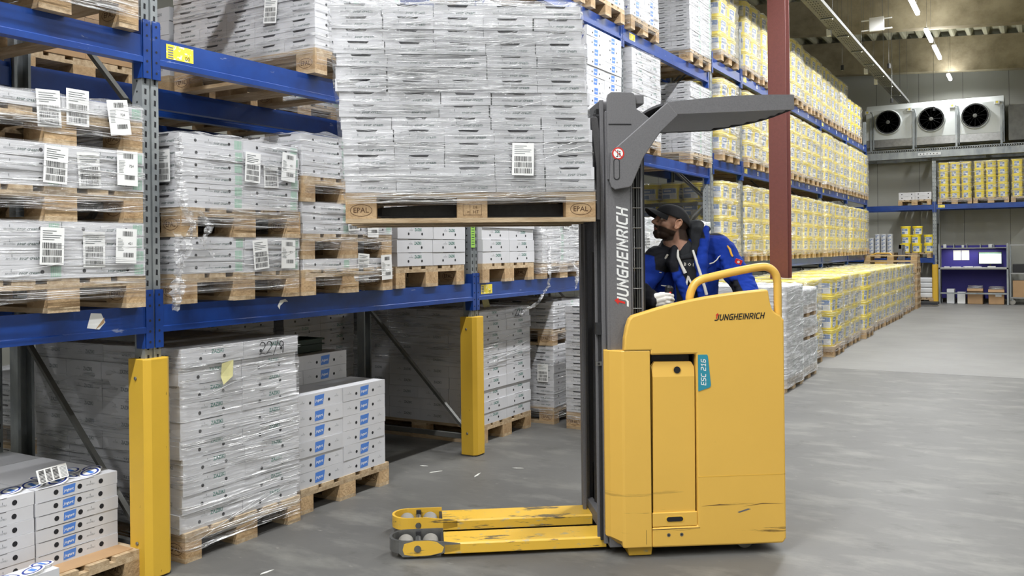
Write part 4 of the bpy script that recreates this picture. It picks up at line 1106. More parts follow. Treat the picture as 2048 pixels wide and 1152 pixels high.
for q, (x, w_, h_) in enumerate(((-.62, .12, .02), (-.4, .22, .015), (-.12, .2, .025), (.1, .14, .018))):
    thing_at(MB().box(-w_ / 2, w_ / 2, -.1, .1, 0, h_, 'white'), 'paper_pile', 'low pile of papers on the bench, %s along' % ORF[q], 'paper pile', (BX + x, BY + .25, .946), 'paper piles on the bench', rz=.1 * q)
thing_at(MB().lathe([(.05, 0), (.055, .07), (.05, .08)], 'tub', 16), 'tape_roll', 'white roll on the overhead shelf of the bench, tall one', 'roll', (BX + .39, BY + .42, 1.461))
thing_at(MB().lathe([(.03, 0), (.032, .06), (.028, .07)], 'tub', 12), 'cup', 'small white cup on the overhead shelf of the bench', 'cup', (BX - .25, BY + .42, 1.461))
thing_at(MB().lathe([(.04, 0), (.045, .07), (.04, .09)], 'tub', 12), 'jar', 'pale jar at the post end of the overhead shelf', 'jar', (BX - .68, BY + .42, 1.461))
for q, (x, w_, d_, h_, m_n, lb) in enumerate(((-.53, .19, .3, .38, 'tub', 'tall white bin under the bench nearest the yellow post'), (-.28, .2, .3, .30, 'white', 'low white bin under the bench beside the taller bin'),
                                        (.04, .36, .36, .40, 'kraft', 'open brown carton with plastic bag under the bench middle'), (.52, .36, .36, .38, 'kraft', 'brown carton with a white tag under the monitor end'))):
    r = empty('storage_bin' if m_n != 'kraft' else 'cardboard_box', (BX + x, BY + .26, .0)); tag(r, lb, 'bin' if m_n != 'kraft' else 'cardboard box')
    m_ = MB(); a, b = w_ / 2, d_ / 2; t_ = .008
    m_.box(-a, a, -b, -b + t_, 0, h_, m_n).box(-a, a, b - t_, b, 0, h_, m_n).box(-a, -a + t_, -b, b, 0, h_, m_n).box(a - t_, a, -b, b, 0, h_, m_n).box(-a, a, -b, b, 0, t_, m_n)
    m_.box(-a + t_, a - t_, -b + t_, b - t_, 0, h_ * .8, m_n)
    m_.build('body', r)
    if m_n == 'kraft':
        m_ = MB(); m_.add([(-a, -b, h_), (a, -b, h_), (a, -b - .05, h_ - .06), (-a, -b - .05, h_ - .06)], [(0, 1, 2, 3)], 'kraft'); m_.build('flap', r)
        m_ = MB(); seg = 14; vs = []; fs = []
        for i in range(8):
            for k in range(seg):
                t = 2 * PI * k / seg; rr_ = .18 * math.sin((i + .6) / 8 * PI * .5 + .5) * (1 + .25 * noise.noise(Vector((math.cos(t) * 3, math.sin(t) * 3, i * .8 + q))))
                vs.append((rr_ * math.cos(t), rr_ * math.sin(t) * .8, h_ * .8 + i * .022))
        fs = [(i * seg + k, i * seg + (k + 1) % seg, (i + 1) * seg + (k + 1) % seg, (i + 1) * seg + k) for i in range(7) for k in range(seg)] + [tuple(range(7 * seg, 8 * seg))]
        m_.add(vs, fs, 'film_m'); m_.build('plastic_bag', r, smooth=True)
        if q == 3: MB().rect(-.02, .12, .2, .3, 'white', face((0, -b - .002, 0), (1, 0, 0), (0, 0, 1))).build('tag', r)
# trolley at the edge of the view
r = empty('trolley', (-.2, 25.85, 0)); tag(r, 'grey shelf trolley on castors beside the packing bench', 'trolley')
for z in (.16, .78): MB().box(-.3, .45, 0, .5, z, z + .03, 'table').build('shelf', r)
MB().box(-.3, .45, 0, .5, 1.5, 1.53, 'table').build('shelf', r)
for x in (-.29, .43):
    for y in (.02, .48): MB().box(x - .015, x + .015, y - .015, y + .015, .12, 1.53, 'galv').build('post', r)
for x in (-.25, .4):
    for y in (.05, .45): MB().cyl((x, y - .018, .07), (x, y + .018, .07), .07, 'rubber', 18).box(x - .015, x + .015, y - .025, y + .025, .1, .16, 'galv').build('castor', r)
thing_at(MB().box(-.24, .36, .06, .44, 0, .42, 'kraft'), 'cardboard_box', 'brown cardboard box on the lowest shelf of the trolley', 'cardboard box', (-.2, 25.85, .19), bevel=.004)
thing_at(MB().box(-.24, .36, .06, .44, 0, .22, 'black'), 'printer', 'black office machine on the middle shelf of the trolley', 'printer', (-.2, 25.85, .81), bevel=.01)

# second truck far down the aisle
r = empty('order_picker', (-3.35, 24.75, 0)); tag(r, 'yellow truck with hoop handle parked behind the row of buckets', 'forklift')
MB().box(-.35, .3, -.3, .35, .06, 1.14, 'yellow').build('body', r, bevel=.03)
MB().tube([(-.3, -.28, 1.1), (-.28, -.28, 1.28), (-.1, -.28, 1.34), (.2, -.28, 1.34), (.27, -.28, 1.27), (.27, -.28, 1.1)], .02, 'yellow', 10).build('handrail', r, smooth=True)
MB().box(.4, .5, -.3, -.22, 0, 1.55, 'mast').box(.4, .5, .22, .3, 0, 1.55, 'mast').box(.42, .48, -.3, .3, 1.45, 1.55, 'mast').build('mast', r)
for s in (-.2, .2): MB().box(.3, 1.3, s - .08, s + .08, .04, .1, 'mast_d').build('fork', r)
MB().cyl((0, -.31, .06), (0, -.25, .06), .06, 'rubber', 14).cyl((0, .3, .06), (0, .36, .06), .06, 'rubber', 14).build('wheel', r)

# scraps of film and paper on the floor
M['scrap'] = mat('white_scrap', (222, 222, 216), .6)
for q, (x, y, s, a) in enumerate(((-3.72, 5.1, .03, 10), (-3.55, 5.0, .05, 60), (-3.25, 5.06, .06, 100), (-3.1, 5.35, .04, 20), (-2.9, 2.7, .05, 40), (-3.15, 3.05, .04, 80))):
    m_ = MB().prism([(-s, -.004), (-s * .2, -.009), (s, 0), (s * .4, .006), (-s * .6, .005)], .001, .004, 'scrap'); o = m_.build('paper_scrap', loc=(x, y, 0), rz=R(a))
    tag(o, 'white scrap on the concrete %s' % ['beside the second guard foot', 'near the second guard, bent', 'in front of the second guard', 'farthest right of the guard scraps', 'near the first pallet, long', 'close to the first pallet, short'][q], 'scrap', 'white scraps on the floor')

# ------------------------------------------------------------------ the stacker truck (frame: u along the truck, v across, z up)
TA = R(36); U0, V0 = 1.36, 4.685
XT = RZ(TA) @ XYZ(U0, V0, 0)
tk = empty('stacker_truck', X=XT); tag(tk, 'big yellow stacker truck with dark grey mast holding up a wrapped pallet load', 'forklift')
D = XYZ(-U0, -V0, 0)
def part(m_, name, parent=None, bevel=0, smooth=False):
    if parent is None: return m_.build(name, tk, X=D, bevel=bevel, smooth=smooth)
    return m_.build(name, parent, bevel=bevel, smooth=smooth)
outl = [(1.10, 1.016), (.969, 1.016), (.972, 1.08), (.983, 1.135), (.996, 1.172), (1.012, 1.189), (1.06, 1.203), (1.14, 1.226), (1.22, 1.2455), (1.302, 1.262), (1.39, 1.277), (1.479, 1.289), (1.58, 1.300), (1.685, 1.3085),
        (1.697, 1.306), (1.703, 1.297), (1.712, 1.24), (1.722, 1.208), (1.735, 1.194), (1.762, 1.178), (1.781, 1.155), (1.781, .07), (1.765, .046), (1.55, .047), (1.10, .051), (1.10, .148), (1.33, .148), (1.33, .995), (1.10, .995)]
body = part(MB().prism(outl, 4.27, 4.32, 'yellow', 'Y'), 'side_panel', bevel=.009)
outl2 = [p for p in outl if not (1.09 < p[0] < 1.34 and .14 < p[1] < 1.0)]
part(MB().prism(outl2, 5.045, 5.09, 'yellow', 'Y'), 'far_side_panel', bevel=.009)
part(MB().box(1.735, 1.78, 4.315, 5.05, .05, 1.15, 'yellow'), 'rear_panel', bevel=.01)
pod = [(.884, 4.345), (.905, 4.318), (.955, 4.274), (.968, 4.268), (1.098, 4.268), (1.098, 4.36), (1.098, 4.42), (.96, 4.42), (.884, 4.41)]
m_ = MB(); lo_, hi_ = .055, 1.018
k = len(pod)
vs = [(a + (.05 if a < .95 else 0), b, lo_ if a > .95 else .06) for a, b in pod] + [(a, b, .10 if a < .95 else .085) for a, b in pod] + [(a, b, hi_) for a, b in pod]
fs = [tuple(range(k))[::-1], tuple(range(2 * k, 3 * k))] + [(q * k + i, q * k + (i + 1) % k, (q + 1) * k + (i + 1) % k, (q + 1) * k + i) for q in (0, 1) for i in range(k)]
part(m_.add(vs, fs, 'yellow'), 'front_cover', bevel=.004)
part(MB().box(.97, 1.1, 4.269, 4.275, 1.0155, 1.0185, 'hole'), 'cover_seam')
part(MB().box(1.1, 1.33, 4.40, 4.41, .15, .995, 'hole').box(1.099, 1.103, 4.29, 4.40, .15, .995, 'mast_d').box(1.327, 1.331, 4.32, 4.40, .15, .995, 'mast_d').box(1.1, 1.33, 4.30, 4.4, .99, .995, 'mast_d')
     .box(1.12, 1.31, 4.33, 4.38, .955, .985, 'mast_d'), 'battery_recess')
dp = [(1.112, .222), (1.318, .222), (1.322, .93), (1.31, .952), (1.128, .955), (1.112, .935)]
m_ = MB(); k = len(dp)
sl = lambda z: 4.283 + max(0, z - .885) * .22
vs = [(a, sl(b), b) for a, b in dp[:2]] + [(1.321, sl(.885), .885)] + [(a, sl(b), b) for a, b in dp[2:]] + [(1.112, sl(.885), .885)]
k = len(vs); vs = vs + [(a, b + .02, c) for a, b, c in vs]
fs = [(0, 1, 2, 7)[::1], (7, 2, 3, 4, 5, 6), tuple(k + i for i in (7, 2, 1, 0)), tuple(k + i for i in (6, 5, 4, 3, 2, 7))] + [(i, (i + 1) % k, k + (i + 1) % k, k + i) for i in range(k)]
door = part(m_.add(vs, fs, 'yellow'), 'battery_door', bevel=.003)
m_ = MB().cyl((1.237, 4.282, .918), (1.237, 4.30, .918), .0165, 'hole', 18).cyl((1.237, 4.2865, .918), (1.237, 4.2895, .918), .021, 'yellow', 18)
part(m_, 'finger_hole', door)
lp = part(MB().box(1.104, 1.329, 4.276, 4.30, .150, .219, 'yellow'), 'latch_panel', bevel=.003)
sl_ = [(1.215 + (.03 if c > 0 else -.03) * 1 + .0115 * math.cos(t), .186 + .0115 * math.sin(t)) for c, t in [(1, -PI / 2 + i * PI / 6) for i in range(7)] + [(-1, PI / 2 + i * PI / 6) for i in range(7)]]
part(MB().prism([(1.215 + (a - 1.215) * 1.16, .186 + (b - .186) * 1.3) for a, b in sl_], 4.2745, 4.2765, 'yellow_leg', 'Y').prism(sl_, 4.2735, 4.2765, 'hole', 'Y'), 'hand_slot', lp)
m_ = MB()
for u in (1.182, 1.247): m_.cyl((u, 4.2685, .111), (u, 4.272, .111), .009, 'galv_d', 10).cyl((u, 4.2682, .111), (u, 4.270, .111), .0045, 'hole', 6)
part(m_, 'screw')
m_ = MB().box(1.07, 1.34, 4.2692, 4.271, .1395, .1415, 'hole').box(1.07, 1.0715, 4.2672, 4.271, .07, .14, 'hole')
m_.box(1.335, 1.78, 4.2692, 4.271, .3895, .391, 'yellow_leg')
m_.add([(1.345, 4.2693, .245), (1.44, 4.2693, .252), (1.50, 4.2693, .246), (1.44, 4.2693, .247)], [(0, 1, 2, 3)], 'brand')
m_.add([(1.56, 4.2693, .236), (1.66, 4.2693, .25), (1.77, 4.2693, .244), (1.66, 4.2693, .246)], [(0, 1, 2, 3)], 'brand')
m_.add([(1.53, 4.2693, .21), (1.585, 4.2693, .226), (1.60, 4.2693, .222), (1.54, 4.2693, .206)], [(0, 1, 2, 3)], 'mast')
part(m_, 'seam_and_scratches')
# lettering on the truck
FT = lambda u, z, v=4.2690: face((u, v, z), (1, 0, 0), (0, 0, 1))
def brand(F, L_, m_ink, m_red, parent):
    wd = strokes(MB(), 'JUNGHEINRICH', 0, 0, 1, m_ink, F, gap=.36, sx=.98); h = L_ / (wd + .25)
    m_ = MB(); strokes(m_, 'JUNGHEINRICH', 0, 0, h, m_ink, F, gap=.36, sx=.98)
    # the red arrow rises out of the first letter
    m_.add([(q[0] * h, q[1] * h, .0005) for q in [(.06, .95), (.30, .95), (.14, .28), (.34, .28), (.52, .95), (.76, .95), (.52, 1.38)]], [(0, 1, 4, 5, 6), (1, 2, 3, 4)], m_red, F)
    return part(m_, 'maker_lettering', parent)
brand(face((1.428, 4.2686, 1.160), (1, 0, .028), (-.028, 0, 1)), .252, 'ink_black', 'red', body)['label'] = 'black lettering with red arrow'
pl = [(1.338, .992), (1.384, .992), (1.388, .985), (1.402, .842), (1.398, .832), (1.390, .828), (1.338, .812)]
tp = part(MB().prism(pl, 4.267, 4.2698, 'teal', 'Y'), 'model_plate', body); tp['label'] = 'teal model plate'
m_ = MB(); F_ = face((1.376, 4.2665, .842), (0, 0, 1), (-1, 0, 0)); s_ = .124 / strokes(MB(), 'ESC 216', 0, 0, 1, 'white', F_, th=.14, shear=.2)
strokes(m_, 'ESC 216', 0, 0, s_, 'white', F_, th=.17, shear=.2); part(m_, 'plate_lettering', tp)
# mast
def rail(v, s, nm):
    """s=1: web on the near side"""
    m_ = MB()
    w0, w1 = (v, v + .016) if s > 0 else (v - .016, v)
    m_.box(.912, 1.03, w0, w1, .04, 2.235, 'mast')
    f0, f1 = (v, v + .095) if s > 0 else (v - .095, v)
    m_.box(.902, .917, f0, f1, .04, 2.2, 'mast').box(1.02, 1.034, f0, f1, .04, 2.2, 'mast')
    if s > 0:
        m_.box(.880, .900, v + .03, v + .05, .05, 2.26, 'mast').box(.868, .884, v + .055, v + .12, .06, 2.22, 'mast_d').box(.855, .872, v + .075, v + .085, .06, 2.2, 'mast')
    else:
        m_.box(.880, .900, v - .05, v - .03, .05, 2.26, 'mast').box(.868, .884, v - .16, v - .13, .06, 2.2, 'mast')
    return part(m_, nm, bevel=.002)
rl = rail(4.335, 1, 'mast_rail'); rail(5.035, -1, 'mast_rail')
brand(face((1.005, 4.3342, 1.238), (0, 0, 1), (-1, 0, 0)), .485, 'white', 'red', rl)['label'] = 'white lettering with red arrow'
hd = [(.908, 1.86), (.908, 2.262), (.914, 2.28), (.93, 2.292), (1.03, 2.292), (1.045, 2.285), (1.052, 2.268), (1.056, 2.21), (1.12, 2.165), (1.12, 2.1), (1.03, 1.86)]
part(MB().prism(hd, 4.322, 4.336, 'mast', 'Y').box(.915, 1.03, 4.319, 4.323, 2.13, 2.136, 'mast_d'), 'mast_head_plate', bevel=.003)
part(MB().prism(hd, 5.034, 5.048, 'mast', 'Y'), 'mast_head_plate', bevel=.003)
part(MB().box(1.03, 1.10, 4.34, 5.03, 2.235, 2.285, 'mast').box(.88, .93, 4.4, 4.97, 2.2, 2.26, 'mast').box(.86, .9, 4.38, 4.99, 2.1, 2.19, 'mast_d'), 'mast_crossbar', bevel=.006)
part(MB().box(1.06, 1.12, 4.42, 4.95, 2.09, 2.16, 'mast_d'), 'mast_crossbar', bevel=.006)
m_ = MB()
for v, r_ in ((4.50, .022), (4.86, .022)): m_.cyl((.955, v, .1), (.955, v, 1.5), r_ * 1.3, 'mast_d', 14).cyl((.955, v, 1.5), (.955, v, 2.2), r_ * .7, 'steel', 12)
part(m_, 'lift_cylinder', smooth=True)
m_ = MB()
for v in (4.60, 4.63, 4.74, 4.77): m_.box(.93, .95, v, v + .012, .3, 2.2, 'black')
part(m_, 'lift_chain')
m_ = MB()
for v in (4.46, 4.455, 4.92): m_.tube([(1.0, v, .2), (1.01, v + .004, 1.2), (1.0, v, 2.15)], .009, 'black', 8)
part(m_, 'hydraulic_hose', smooth=True)
part(MB().box(.90, .935, 4.42, 4.95, .05, .12, 'mast').box(.95, 1.03, 4.345, 5.03, .06, .3, 'mast_d'), 'mast_foot', bevel=.003)
m_ = MB(); v = 4.35
while v <= 5.03: m_.cyl((1.083, v, 1.1), (1.083, v, 2.12), .0016, 'galv_d', 5); v += .034
z = 1.12
while z < 2.12: m_.cyl((1.086, 4.34, z), (1.086, 5.04, z), .0022, 'steel', 5); z += .1
z = 1.12
while z < 2.12: m_.cyl((1.034, 4.343, z), (1.086, 4.343, z), .0022, 'steel', 5); z += .1
for u in (1.045, 1.057, 1.069): m_.cyl((u, 4.346, 1.1), (u, 4.346, 2.12), .0014, 'galv_d', 5)
for v in (4.345, 5.035): m_.cyl((1.083, v, 1.05), (1.083, v, 2.14), .006, 'mast', 8)
part(m_, 'wire_guard')
part(MB().box(.850, .880, 4.378, 4.390, .935, .955, 'steel').cyl((.865, 4.374, .945), (.865, 4.378, .945), .006, 'hole', 8), 'sensor_bracket')
part(MB().box(.852, .878, 4.376, 4.40, 1.09, 1.15, 'mast_d'), 'sensor_box')
# overhead guard
arm = [(.914, 1.845), (.920, 1.992), (1.207, 2.240), (1.262, 2.176), (1.17, 2.09), (1.085, 1.968), (1.024, 1.828), (1.012, 1.820), (.94, 1.808), (.922, 1.82)]
ga = part(MB().prism(arm, 4.300, 4.322, 'mast', 'Y'), 'guard_arm', bevel=.004)
part(MB().prism(arm, 5.048, 5.066, 'mast', 'Y'), 'guard_arm', bevel=.004)
sl_ = [(.9485 + .0115 * math.cos(t), (1.945 if c > 0 else 1.872) + .0115 * math.sin(t)) for c, t in [(1, i * PI / 6) for i in range(7)] + [(-1, PI + i * PI / 6) for i in range(7)]]
part(MB().prism([((a - .9485) * 1.35 + .9485, (b - 1.9085) * 1.1 + 1.9085) for a, b in sl_], 4.2985, 4.3005, 'mast_d', 'Y').prism(sl_, 4.2975, 4.3, 'mast', 'Y'), 'arm_slot', ga)
m_ = MB(); F = FT(.957, 1.986, 4.2988)
m_.disc((0, 0), .0305, 'red', F, 28).disc((0, 0), .0235, 'white', F, 28, z=.0004)
for pts in ([(-.004, -.016), (.0, -.016), (.0, .017), (-.004, .017)], [(-.01, -.018), (-.003, -.018), (-.003, -.013), (-.009, -.012)], [(.004, .003), (.011, .003), (.012, -.008), (.008, -.017), (.006, -.017), (.006, -.006)], [(0, .012), (.013, .012), (.013, .0105), (0, .0105)]):
    m_.add([(a, b, .0007) for a, b in pts], [tuple(range(len(pts)))], 'ink_black', F)
m_.disc((.008, .008), .0032, 'ink_black', F, 10, z=.0007)
m_.add([(-.019, .016, .001), (-.016, .019, .001), (.019, -.016, .001), (.016, -.019, .001)], [(0, 1, 2, 3)][::1], 'red', F)
o = part(m_, 'warning_sign', ga); o['label'] = 'round red and white prohibition sign'
# roof of the guard: pressed sheet with rounded end, long slats below
NU, NV = 26, 14
def rtop(u, v):
    c = max(0.0, min(1.0, (u - 1.17) / .70)); return 2.236 + .046 * math.sin(min(1, c * 1.15) * PI / 2) + .018 * math.sin((v - 4.305) / .76 * PI)
def rbot(u): return 2.178 + .030 * max(0.0, min(1.0, (u - 1.17) / .70))
def uend(v):
    q = (v - 4.305) / .76; return 1.858 - .19 * max(0, q - .35) ** 2.0 / .4225
vs = []; fs = []
for up in (0, 1):
    for j in range(NV + 1):
        v = 4.305 + .76 * j / NV; e_ = uend(v)
        for i in range(NU + 1):
            u = 1.19 + (e_ - 1.19) * i / NU; vs.append((u, v, rtop(u, v) if up else rtop(u, v) - .012))
W_ = NU + 1; K_ = W_ * (NV + 1)
for j in range(NV):
    for i in range(NU):
        a = j * W_ + i; fs.append((a, a + W_, a + W_ + 1, a + 1)); fs.append((K_ + a, K_ + a + 1, K_ + a + W_ + 1, K_ + a + W_))
for i in range(NU): fs.append((i, i + 1, K_ + i + 1, K_ + i)); b = NV * W_ + i; fs.append((b + 1, b, K_ + b, K_ + b + 1))
for j in range(NV): a = j * W_; fs.append((a + W_, a, K_ + a, K_ + a + W_)); b = a + NU; fs.append((b, b + W_, K_ + b + W_, K_ + b))
m_ = MB().add(vs, fs, 'mast')
for v0, v1 in ((4.302, 4.318), (5.05, 5.066)):                      # edge walls
    n_ = 24; e_ = uend(v0); us = [1.19 + (e_ - 1.19) * i / n_ for i in range(n_ + 1)]
    q = [(u, v, z) for v in (v0, v1) for u in us for z in (rbot(u), rtop(u, v) - .001)]
    k = 2 * (n_ + 1)
    f_ = []
    for s in (0, 1): f_ += [((s * k + 2 * i), (s * k + 2 * i + 2), (s * k + 2 * i + 3), (s * k + 2 * i + 1)) for i in range(n_)]
    f_ += [(2 * i, 2 * i + 2, k + 2 * i + 2, k + 2 * i) for i in range(n_)] + [(0, 1, k + 1, k), (2 * n_, 2 * n_ + 1, k + 2 * n_ + 1, k + 2 * n_)]
    m_.add(q, f_, 'mast')
q = []; f_ = []
for j in range(19):                                                # end wall follows the rounded end
    v = 4.302 + .764 * j / 18; e_ = uend(min(max(v, 4.305), 5.065)); q += [(e_, v, rbot(e_) + .0), (e_, v, rtop(e_, v) - .001)]
f_ = [(2 * j, 2 * j + 2, 2 * j + 3, 2 * j + 1) for j in range(18)]
m_.add(q, f_, 'mast')
rf = part(m_, 'guard_roof')
ns_ = 7; w_ = (5.045 - 4.325) / ns_
for j in range(ns_):
    v0 = 4.325 + w_ * j; n_ = 20; q = []
    for s, v in ((0, v0 + .004), (1, v0 + w_ - .004)):
        e_ = uend(v0 + w_) - .012
        for i in range(n_ + 1):
            u = 1.195 + (e_ - 1.195) * i / n_; zb = rbot(u) + (.003 if s else .013); q += [(u, v, zb), (u, v, zb + .012)]
    k = 2 * (n_ + 1); f_ = [(2 * i, k + 2 * i, k + 2 * i + 2, 2 * i + 2) for i in range(n_)] + [(2 * i + 1, 2 * i + 3, k + 2 * i + 3, k + 2 * i + 1) for i in range(n_)]
    f_ += [(2 * i, 2 * i + 2, 2 * i + 3, 2 * i + 1) for i in range(n_)] + [(k + 2 * i, k + 2 * i + 1, k + 2 * i + 3, k + 2 * i + 2) for i in range(n_)] + [(2 * n_, k + 2 * n_, k + 2 * n_ + 1, 2 * n_ + 1)]
    part(MB().add(q, f_, 'mast'), 'roof_slat', rf)
# carriage, backrest, forks
for v in (4.375, 4.965):
    part(MB().prism([(.862, 1.665), (.862, 1.925), (.836, 2.17), (.842, 2.178), (.866, 2.178), (.872, 2.168), (.900, 1.935), (.902, 1.68), (.89, 1.662)], v, v + .03, M['mast'], 'Y'), 'backrest_post', bevel=.003)
part(MB().box(.852, .87, 4.38, 4.99, 1.98, 2.01, 'mast_d').box(.842, .86, 4.38, 4.99, 2.13, 2.16, 'mast_d').box(.87, .905, 4.38, 4.99, 1.66, 1.78, 'mast_d'), 'carriage')
for v in (4.40, 4.83):
    m_ = MB(); t_ = [(-.31, 1.700, 1.712, .045), (-.2, 1.688, 1.732, .07), (.0, 1.684, 1.742, .075), (.84, 1.684, 1.745, .075)]
    vs = []
    for u, z0_, z1_, hw in t_: vs += [(u, v + .07 - hw, z0_), (u, v + .07 + hw, z0_), (u, v + .07 + hw, z1_), (u, v + .07 - hw, z1_)]
    fs = [(0, 1, 2, 3), (12, 15, 14, 13)] + [(4 * i + a, 4 * i + 4 + a, 4 * i + 4 + (a + 1) % 4, 4 * i + (a + 1) % 4) for i in range(3) for a in range(4)]
    m_.add(vs, fs, 'mast_d').box(.83, .87, v, v + .14, 1.66, 1.95, 'mast_d'); part(m_, 'fork', bevel=.003)
# support legs with load wheels
for q, v in enumerate((4.405, 4.78)):
    vb = v + .19
    m_ = MB().prism([(v, .02), (vb, .02), (vb, .066), (vb - .008, .074), (v + .008, .074), (v, .066)], .085, .90, 'yellow_leg', 'X')
    lg = part(m_, 'support_leg', bevel=.003)
    # rounded shoe: one band bent round the tip
    path = [(.165, v)] + [(.0, v)] + [(-.10 - .085 * math.sin(t), (v + vb) / 2 - .095 * math.cos(t)) for t in [PI * i / 14 for i in range(15)]] + [(.0, vb), (.085, vb)]
    m_ = MB(); vs = []; fs = []; n_ = len(path); cv = (v + vb) / 2
    for i, (u, vv) in enumerate(path):
        zb = .030 if u < -.13 else (.014 if u < .08 else .03)
        if u > .05 and i < 3: zb = .036
        zt = .092 if u < .1 else .07
        du = -.012 if u < -.10 else 0; iv = vv + (cv - vv) / abs(cv - vv + 1e-6) * .008 if abs(cv - vv) > .01 else vv
        vs += [(u, vv, zb), (u, vv, zt), (u - du, iv, zt), (u - du, iv, zb)]
    for i in range(n_ - 1): fs += [(4 * i + a, 4 * i + (a + 1) % 4, 4 * i + 4 + (a + 1) % 4, 4 * i + 4 + a) for a in range(4)]
    m_.add(vs, fs, 'steel' if q == 0 else 'yellow_leg')
    sh = part(m_, 'wheel_shoe', lg)
    m_ = MB()
    if q == 0: m_.prism([(-.11, .026), (-.055, .016), (.02, .018), (.075, .03), (.085, .055), (.05, .082), (.01, .0905), (-.06, .0905), (-.11, .078), (-.118, .05)], v - .0014, v, 'yellow_leg', 'Y')
    m_.cyl((-.045, v - .006, .052), (-.045, v, .052), .017 if q == 0 else .014, 'galv_d', 16)
    part(m_, 'axle_bolt', sh)
    for u in (-.105, .02):
        m_ = MB().lathe([(.0, -.055), (.034, -.055), (.040, -.05), (.0405, .05), (.034, .055), (.0, .055)], 'rubber', 26, XYZ(u, cv, .0415) @ Matrix.Rotation(PI / 2, 4, 'X'))
        part(m_, 'load_wheel', lg, smooth=True)
    part(MB().box(-.055, -.03, v + .012, v + .03, .04, .085, 'mast_d').box(-.055, -.03, vb - .03, vb - .012, .04, .085, 'mast_d').cyl((-.043, v, .052), (-.043, vb, .052), .016, 'steel', 12).box(.07, .086, v + .008, vb - .008, .02, .07, 'mast_d'), 'bogie', lg)
part(MB().prism([(.985, .052), (1.112, .052), (1.105, .004), (.992, .004)], 4.31, 4.45, 'yellow_leg', 'Y'), 'stabiliser_foot', bevel=.003)
for v in (4.36, 4.94): part(MB().cyl((1.60, v, .045), (1.60, v + .06, .045), .045, 'rubber', 22), 'castor_wheel')
part(MB().cyl((1.40, 4.64, .115), (1.40, 4.73, .115), .115, 'black', 24), 'drive_wheel')
part(MB().box(1.06, 1.10, 4.355, 4.41, .3, 2.12, 'mast_d').box(1.045, 1.06, 4.43, 4.47, .3, 2.1, 'mast').box(1.05, 1.07, 4.52, 4.58, .3, 2.1, 'mast_d').box(1.05, 1.07, 4.64, 4.66, .3, 2.1, 'mast'), 'inner_mast_profile')
part(MB().box(.95, 1.74, 4.43, 5.045, .10, .26, 'mast_d').box(1.0, 1.10, 4.42, 5.04, .26, 1.12, 'mast_d'), 'chassis')
part(MB().box(1.10, 1.32, 4.62, 5.04, .26, 1.02, 'mast_d').box(1.10, 1.30, 4.415, 4.85, 1.02, 1.14, 'black'), 'control_console', bevel=.01)
part(MB().box(1.36, 1.62, 4.86, 5.02, .74, .82, 'black').box(1.45, 1.53, 4.9, 5.0, .26, .74, 'mast_d'), 'seat', bevel=.02)
part(MB().cyl((1.234, 4.455, 1.13), (1.239, 4.45, 1.26), .016, 'black', 14).cyl((1.239, 4.45, 1.25), (1.248, 4.446, 1.318), .018, 'black', 14, r1=.022).cyl((1.248, 4.446, 1.318), (1.250, 4.445, 1.327), .022, 'black', 14, r1=.012).cyl((1.247, 4.424, 1.290), (1.247, 4.432, 1.290), .006, 'red', 10), 'joystick', bevel=.002)
hr = [(1.322, 1.06), (1.322, 1.24), (1.326, 1.285), (1.338, 1.318), (1.357, 1.343), (1.388, 1.360), (1.43, 1.370), (1.542, 1.3935), (1.64, 1.411), (1.69, 1.418), (1.722, 1.417), (1.748, 1.405), (1.768, 1.382), (1.777, 1.350), (1.779, 1.30), (1.779, 1.05)]
part(MB().tube(spline([(a, 4.345, b) for a, b in hr], 4), .0205, 'yellow', 20), 'handrail', smooth=True)

# ------------------------------------------------------------------ the load on the forks
PLD = RZ(TA) @ XYZ(.2355, 4.67, 1.652)
r_ = PLD @ XYZ(0, 0, 0)
pallet(r_, True, 'worn wooden pallet held up on the forks of the yellow truck', 'raised pallet')
LXP = PLD @ XYZ(0, 0, .146)
for k in range(15):
    jx = random.uniform(-.006, .006) - .0044 * k
    jy = random.uniform(-.006, .006)
    for i in range(5):
        for j in (0, 1):
            if j and 0 < i < 4 and k < 14: continue
            x = -.48 + .24 * i; y_ = -.2 + .4 * j
            X = LXP @ XYZ(x + jx + random.uniform(-.003, .003), y_ + jy + random.uniform(-.005, .005), k * .0598) @ RZ(R(random.uniform(-.7, .7)))
            reg('S', X, 'white sour cream carton, %s layer, %s column%s, in the raised load' % (ORD[k], ORF[i], '' if j == 0 else ' behind'), 'sour cream cartons in the raised load', 1 if j == 0 else .3)
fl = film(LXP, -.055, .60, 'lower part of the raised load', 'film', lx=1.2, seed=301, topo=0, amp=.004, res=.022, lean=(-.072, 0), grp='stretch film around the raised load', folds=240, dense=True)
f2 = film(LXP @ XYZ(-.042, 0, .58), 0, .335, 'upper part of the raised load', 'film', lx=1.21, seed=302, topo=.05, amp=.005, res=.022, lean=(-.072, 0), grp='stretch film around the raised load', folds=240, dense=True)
l_ = inst('barcode_label', LM[0], face((.245, -.4225, .155), (1, 0, 0), (0, 0, 1)) @ RZ(R(-1.5)), fl); l_['label'] = 'white barcode sheet'
